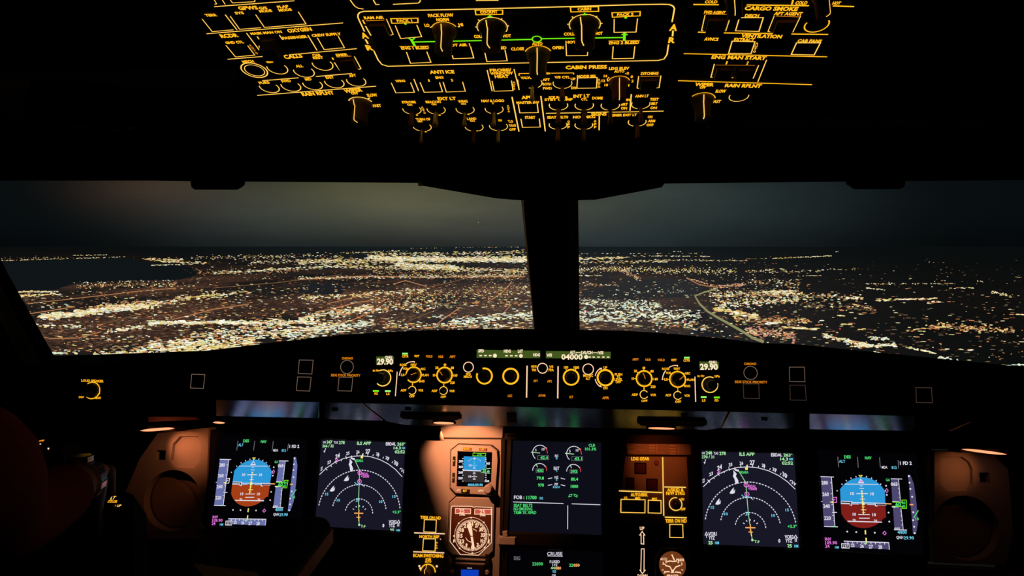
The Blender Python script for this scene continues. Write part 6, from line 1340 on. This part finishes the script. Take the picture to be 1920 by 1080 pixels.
for s in [(0, 489, 235, 482, .7, 150, 'y', (2, 7)), (140, 479, 205, 478, .6, 40, 'y'), (-20, 486, 120, 483, .8, 30, 'n'),
          (270, 486, 340, 488, 2.5, 110, 'y', (4, 14)), (300, 490, 385, 494, 2, 90, 'y', (4, 14)), (280, 498, 360, 496, .8, 50, 'b', (4, 10)), (360, 484, 640, 479, 4, 240, 'n', (2, 9)),
          (400, 512, 640, 499, 2.5, 260, 'b', (4, 14)), (370, 512, 560, 508, 4, 160, 'o'), (470, 492, 640, 488, 4, 260, 'n', (3, 9)),
          (560, 492, 990, 484, 5, 1000, 'y', (4, 14)), (690, 484, 985, 488, 4.5, 1500, 'b', (4, 15)), (740, 496, 860, 502, 4, 500, 'b', (5, 14)), (690, 478, 985, 473, 3, 330, 'y', (3, 12)), (640, 499, 985, 509, 4, 700, 'y', (4, 12)),
          (560, 522, 985, 516, 3, 380, 'b', (3, 9)), (700, 510, 985, 520, 6, 420, 'o'), (770, 466, 980, 463.5, .8, 60, 'n', (1.5, 4)), (640, 475, 760, 471, 1.5, 80, 'y'),
          (16, 548, 110, 547, 1.5, 110, 'b', (3, 9)), (20, 556, 110, 552, 2, 90, 'y', (3, 9)), (130, 531, 330, 526, 1.2, 50, 'w', (2, 5)), (140, 537, 330, 533, 5, 320, 'd', (2, 5), (1.5, 3)),
          (75, 594, 160, 588, 5, 260, 'b', (3, 11)), (140, 588, 275, 574, 5, 360, 'b', (3, 11)), (180, 580, 300, 570, 7, 240, 'y'), (255, 572, 330, 566, 4, 130, 'm'), (330, 560, 470, 548, 5, 150, 'y', (3, 9)),
          (280, 606, 480, 606, 3.5, 340, 'b', (3, 11)), (470, 606, 600, 604, 4, 160, 'b', (3, 9)), (200, 622, 270, 613, 3, 70, 'b'), (60, 611, 150, 612, 3, 40, 'b', (3, 9)), (85, 663, 150, 664, 1.5, 30, 'w', (4, 9)),
          (175, 668, 330, 656, 5, 170, 'b', (3, 10)), (280, 650, 420, 640, 9, 300, 'b', (3, 10)), (320, 660, 480, 645, 8, 360, 'y', (3, 9)), (380, 632, 540, 605, 9, 300, 'm'), (420, 640, 640, 608, 9, 330, 'b', (3, 9)), (540, 632, 700, 605, 8, 260, 'w', (3, 9)),
          (560, 600, 700, 575, 6, 200, 'b'), (620, 590, 820, 570, 8, 320, 'm'), (560, 560, 800, 545, 5, 240, 'y'), (700, 566, 985, 540, 12, 500, 'o', (1.5, 4)), (850, 604, 985, 590, 7, 200, 'w', (3, 9)), (720, 612, 985, 612, 6, 260, 'm'), (800, 570, 985, 568, 8, 220, 'd'),
          (1087, 486, 1180, 483, 2, 110, 'y', (4, 14)), (1087, 492, 1250, 490, 3, 170, 'y', (3, 9)), (1087, 504, 1380, 510, 6, 560, 'y', (2, 6), (1.2, 2.6)), (1087, 476, 1330, 475, .8, 50, 'n', (2, 8)), (1190, 480, 1330, 481, .8, 60, 'b', (3, 9)), (1230, 488, 1400, 489, 1.5, 120, 'n', (3, 8)), (1261, 471.8, 1279, 472, .2, 7, 'b', (4, 6)),
          (1087, 517, 1130, 518, 1, 30, 'b', (4, 12)), (1087, 532, 1160, 535, 4, 60, 'm', (2, 6)), (1150, 548, 1290, 546, 6, 60, 'w', (2, 5)), (1160, 505, 1200, 522, 4, 110, 'p', (2, 4), (1.5, 2.6)),
          (1087, 568, 1240, 574, 8, 300, 'w', (2, 6)), (1087, 585, 1310, 594, 10, 420, 'w', (2, 7)), (1087, 600, 1190, 600, 5, 110, 'w', (3, 9)), (1220, 600, 1330, 616, 8, 160, 'm', (2, 5)), (1087, 612, 1330, 614, 4, 80, 'd'),
          (1290, 522, 1345, 538, 1.2, 70, 'p', (2, 5)), (1345, 538, 1395, 534, 4, 120, 'p', (2, 6)), (1400, 528, 1500, 532, 7, 110, 'n'), (1330, 556, 1500, 548, 8, 420, 'n', (2, 7)), (1345, 572, 1500, 562, 7, 260, 'b', (2, 6)), (1430, 548, 1480, 547, 1.5, 60, 'b', (5, 11)),
          (1340, 580, 1420, 595, 5, 120, 'y', (3, 9)), (1380, 600, 1520, 602, 5, 200, 'o', (2, 6)), (1400, 620, 1490, 632, 9, 260, 'p', (2, 5)), (1440, 607, 1462, 606, 2, 36, 'w', (5, 11)), (1470, 614, 1530, 618, 1.5, 60, 'y', (4, 9)),
          (1446, 485, 1560, 480, .9, 90, 'y', (3, 8)), (1400, 486, 1440, 485, .6, 18, 'n'), (1400, 510, 1470, 505, 2.5, 60, 'y'), (1440, 512, 1610, 504, 2, 80, 'n', (3, 9)), (1500, 518, 1540, 517, .6, 16, 'b', (4, 9)), (1565, 472, 1575, 472, .4, 5, 'n'),
          (1620, 533, 1790, 532, .9, 90, 'n', (2, 5)), (1625, 540, 1655, 544, 1.2, 24, 'b', (3, 6)), (1785, 541, 1825, 540, 1, 18, 'n'), (1400, 549, 1620, 560, 5, 240, 'n', (3, 8)), (1640, 564, 1760, 560, 2, 90, 'y', (3, 9)), (1740, 568, 1760, 566, 2, 16, 'b'),
          (1545, 630, 1625, 648, 3.5, 150, 'b', (2, 6)), (1600, 650, 1680, 648, 3, 150, 'b', (2, 6)), (1632, 634, 1668, 636, 3, 60, 'w', (2, 4)), (1640, 662, 1680, 672, 2.5, 80, 'b', (2, 6)), (1570, 610, 1600, 608, 1, 14, 'y'), (1700, 652, 1755, 663, 1.5, 60, 'b', (2, 6)),
          (1755, 668, 1830, 690, 3, 60, 'w', (2, 6)), (1860, 548, 1895, 556, 2.5, 46, 'y', (2, 4)), (1900, 520, 1915, 520, .6, 7, 'o'), (1830, 527, 1840, 528, .6, 6, 'b'), (1910, 590, 1930, 592, .8, 14, 'b'), (1740, 612, 1900, 620, 6, 220, 'o', (2, 5)), (1600, 618, 1640, 619, 1, 14, 'o'), (1700, 622, 1760, 613, 2, 24, 'o'),
          (1760, 656, 1830, 657, .8, 20, 'n'), (1880, 686, 1930, 684, 1, 20, 'w'), (1590, 592, 1590, 592, 1, 1, 'w'), (1570, 592, 1585, 593, .6, 8, 'b', (4, 7)), (1540, 602, 1542, 602, .4, 3, 'w'), (1500, 570, 1640, 580, 8, 160, 'd')]:
    stroke(*s)
def field(n, x0, x1, y0, y1, mixk, w, h, dens=None):
    k = 0
    for _ in range(n*6):
        if k >= n: break
        x = rnd.uniform(x0, x1); y = y0+(y1-y0)*rnd.random()**.8
        if dens and rnd.random() > dens(x, y): continue
        z = min(1.3, max(.5, (y-450)/110)); light(x, y, rnd.uniform(*w)*z, rnd.uniform(*h)*z, rnd.choice(MIX[mixk])); k += 1
for s in [(985, 486, 1090, 485, 5, 300, 'b', (4, 14)), (985, 505, 1090, 508, 6, 190, 'y'), (985, 545, 1090, 550, 14, 170, 'm'), (985, 595, 1090, 595, 10, 220, 'w')]: stroke(*s)
inl = lambda x, y: 0 if (x < 345 and 486 < y < 546 and y < 548-max(0, (x-105))*.09) else (0 if y < 480 and x < 560 else 1)
field(3400, 5, 1000, 472, 680, 'd', (1.5, 9), (.6, 1.3), inl)
field(1500, 5, 1000, 480, 680, 'm', (1.5, 8), (.6, 1.5), lambda x, y: inl(x, y)*(.5+.5*math.sin(x*.021+y*.11)*math.sin(y*.19-x*.013)))
field(700, 1087, 1500, 480, 640, 'd', (1.5, 8), (.6, 1.3)); field(160, 1087, 1500, 480, 640, 'm', (1.5, 4.5), (.8, 1.6))
field(620, 1400, 1930, 486, 700, 'd', (1.5, 9), (.6, 1.2)); field(70, 1500, 1930, 480, 700, 'm', (1.5, 4.5), (.8, 1.5))
field(420, -320, 5, 560, 700, 'm', (1.5, 5), (.8, 1.6)); field(160, 1930, 2250, 490, 720, 'd', (1.2, 4), (.7, 1.4)); field(160, 985, 1087, 490, 640, 'd', (1.2, 4), (.7, 1.4))
for x, y in ((1100, 586), (1195, 595), (1285, 605), (1575, 618)): light(x, y, 4, 3, 'red')
for sd_, lb in ((-1, 'countless cream, yellow and orange city lights seen through the left windscreen'), (1, 'countless scattered city lights seen through the right windscreen')):
    mb, ix = LM[sd_]; o = mb.build('city_lights', CM[KEYS[0]]); [o.data.materials.append(CM[k]) for k in KEYS[1:]]
    o.data.polygons.foreach_set('material_index', ix); tag(o, lb, 'city lights', kind='stuff')
# lit roads lying on the ground
rd = {'orange': glow('lit_orange_road', (196, 132, 88), 1.0, 'NONE'), 'pale': glow('lit_pale_road', (150, 148, 104), 1.0, 'NONE'), 'dull': glow('lit_dull_road', (128, 92, 62), 1.0, 'NONE')}
def road(pts, w, c, label):
    vs = []; n = len(pts)
    P_ = [Vector((x, y)) for x, y in pts]
    for i in range(n):
        d_ = (P_[min(i+1, n-1)]-P_[max(i-1, 0)]).normalized(); nn = Vector((-d_.y, d_.x)); ww_ = w*(.65+.6*i/(n-1) if w > 3 else 1)
        for s_ in (1, -1): q_ = P_[i]+nn*(ww_/2*s_); vs.append(gpt(q_.x, q_.y, GZ+8)[0])
    mb = MB(); mb.add(vs, [(2*i, 2*i+1, 2*i+3, 2*i+2) for i in range(n-1)]); tag(mb.build('road', rd[c]), label, 'road', 'lit roads of the city')
for pts, w, c, lb in [([(1287, 521), (1310, 533), (1330, 537), (1347, 538)], 1.6, 'orange', 'pinkish lit road leading to the bend of the pale highway'),
    ([(1345, 541), (1320, 548), (1303, 555), (1312, 570), (1327, 584), (1345, 595), (1365, 606), (1393, 622), (1412, 634), (1432, 641)], 4.2, 'pale', 'wide pale highway curving down the right window to the glareshield'),
    ([(1400, 603), (1440, 602), (1470, 605), (1500, 612), (1523, 619)], 2.2, 'dull', 'tan road right of the pale highway, ending above the dark field'),
    ([(560, 597), (610, 582), (670, 567), (710, 562)], 1.6, 'orange', 'orange avenue sloping up right, at the centre of left window'),
    ([(600, 618), (660, 600), (693, 587)], 1.6, 'orange', 'orange avenue below centre of left window, ending near x-shaped roads'),
    ([(737, 533), (760, 526), (800, 537)], 1.5, 'orange', 'short kinked orange road below the bright downtown strip'),
    ([(807, 617), (833, 597), (862, 577)], 1.8, 'orange', 'steep orange road running up from the glareshield, left window'),
    ([(913, 567), (940, 550), (952, 538), (960, 527)], 1.7, 'orange', 'curved orange road near the centre post, upper one'),
    ([(942, 593), (948, 582), (957, 573)], 1.5, 'orange', 'short orange road near the centre post, lower one'),
    ([(730, 620), (780, 596), (820, 580)], 1.3, 'dull', 'dull road left of the steep orange road'),
    ([(613, 570), (660, 558), (707, 545)], 1.5, 'orange', 'orange road just above the central sloping avenue'),
    ([(560, 524), (680, 518), (800, 520), (985, 518)], 1.6, 'orange', 'long level orange road across the left window under downtown'),
    ([(190, 608), (235, 596), (285, 580)], 1.2, 'dull', 'dull road rising beside the bright lakeside band'),
    ([(320, 600), (400, 580), (467, 570)], 1.6, 'orange', 'orange road rising right of the bright band, left window'),
    ([(44, 590), (90, 583), (140, 575)], 1.6, 'orange', 'orange road near the left window post, upper one'),
    ([(62, 630), (100, 635), (145, 634), (190, 622)], 1.5, 'orange', 'sagging orange road near the left window post, lower one'),
    ([(55, 569), (120, 562), (200, 553), (260, 546), (330, 540)], 1.3, 'orange', 'long thin orange road just below the dark lake'),
    ([(243, 657), (290, 643), (333, 638), (380, 630)], 2.0, 'orange', 'orange road above the glareshield, lower left of window'),
    ([(547, 642), (587, 623), (640, 603)], 2.0, 'orange', 'orange road meeting the glareshield left of centre'),
    ([(567, 597), (600, 583), (640, 576)], 1.3, 'orange', 'faint orange road beside the dark patch of left window'),
    ([(400, 540), (520, 530), (640, 515)], 1.2, 'dull', 'dull road fanning up to downtown from the left'),
    ([(880, 560), (930, 520), (960, 508)], 1.1, 'dull', 'dull road fanning up to downtown near the centre post'),
    ([(700, 560), (830, 533), (900, 515)], 1.2, 'dull', 'dull diagonal road under the bright downtown strip')]:
    road(pts, w, c, lb)
# a single star-like aircraft light in the sky
p = at_depth(897, 417, 30000); mb = blobm(p, (16, 16, 16), 5); tag(mb.build('distant_aircraft_light', CCm := glow('pale_point', (190, 190, 180), 1.0, 'NONE')), 'single tiny pale light in the sky of the left window', 'light')
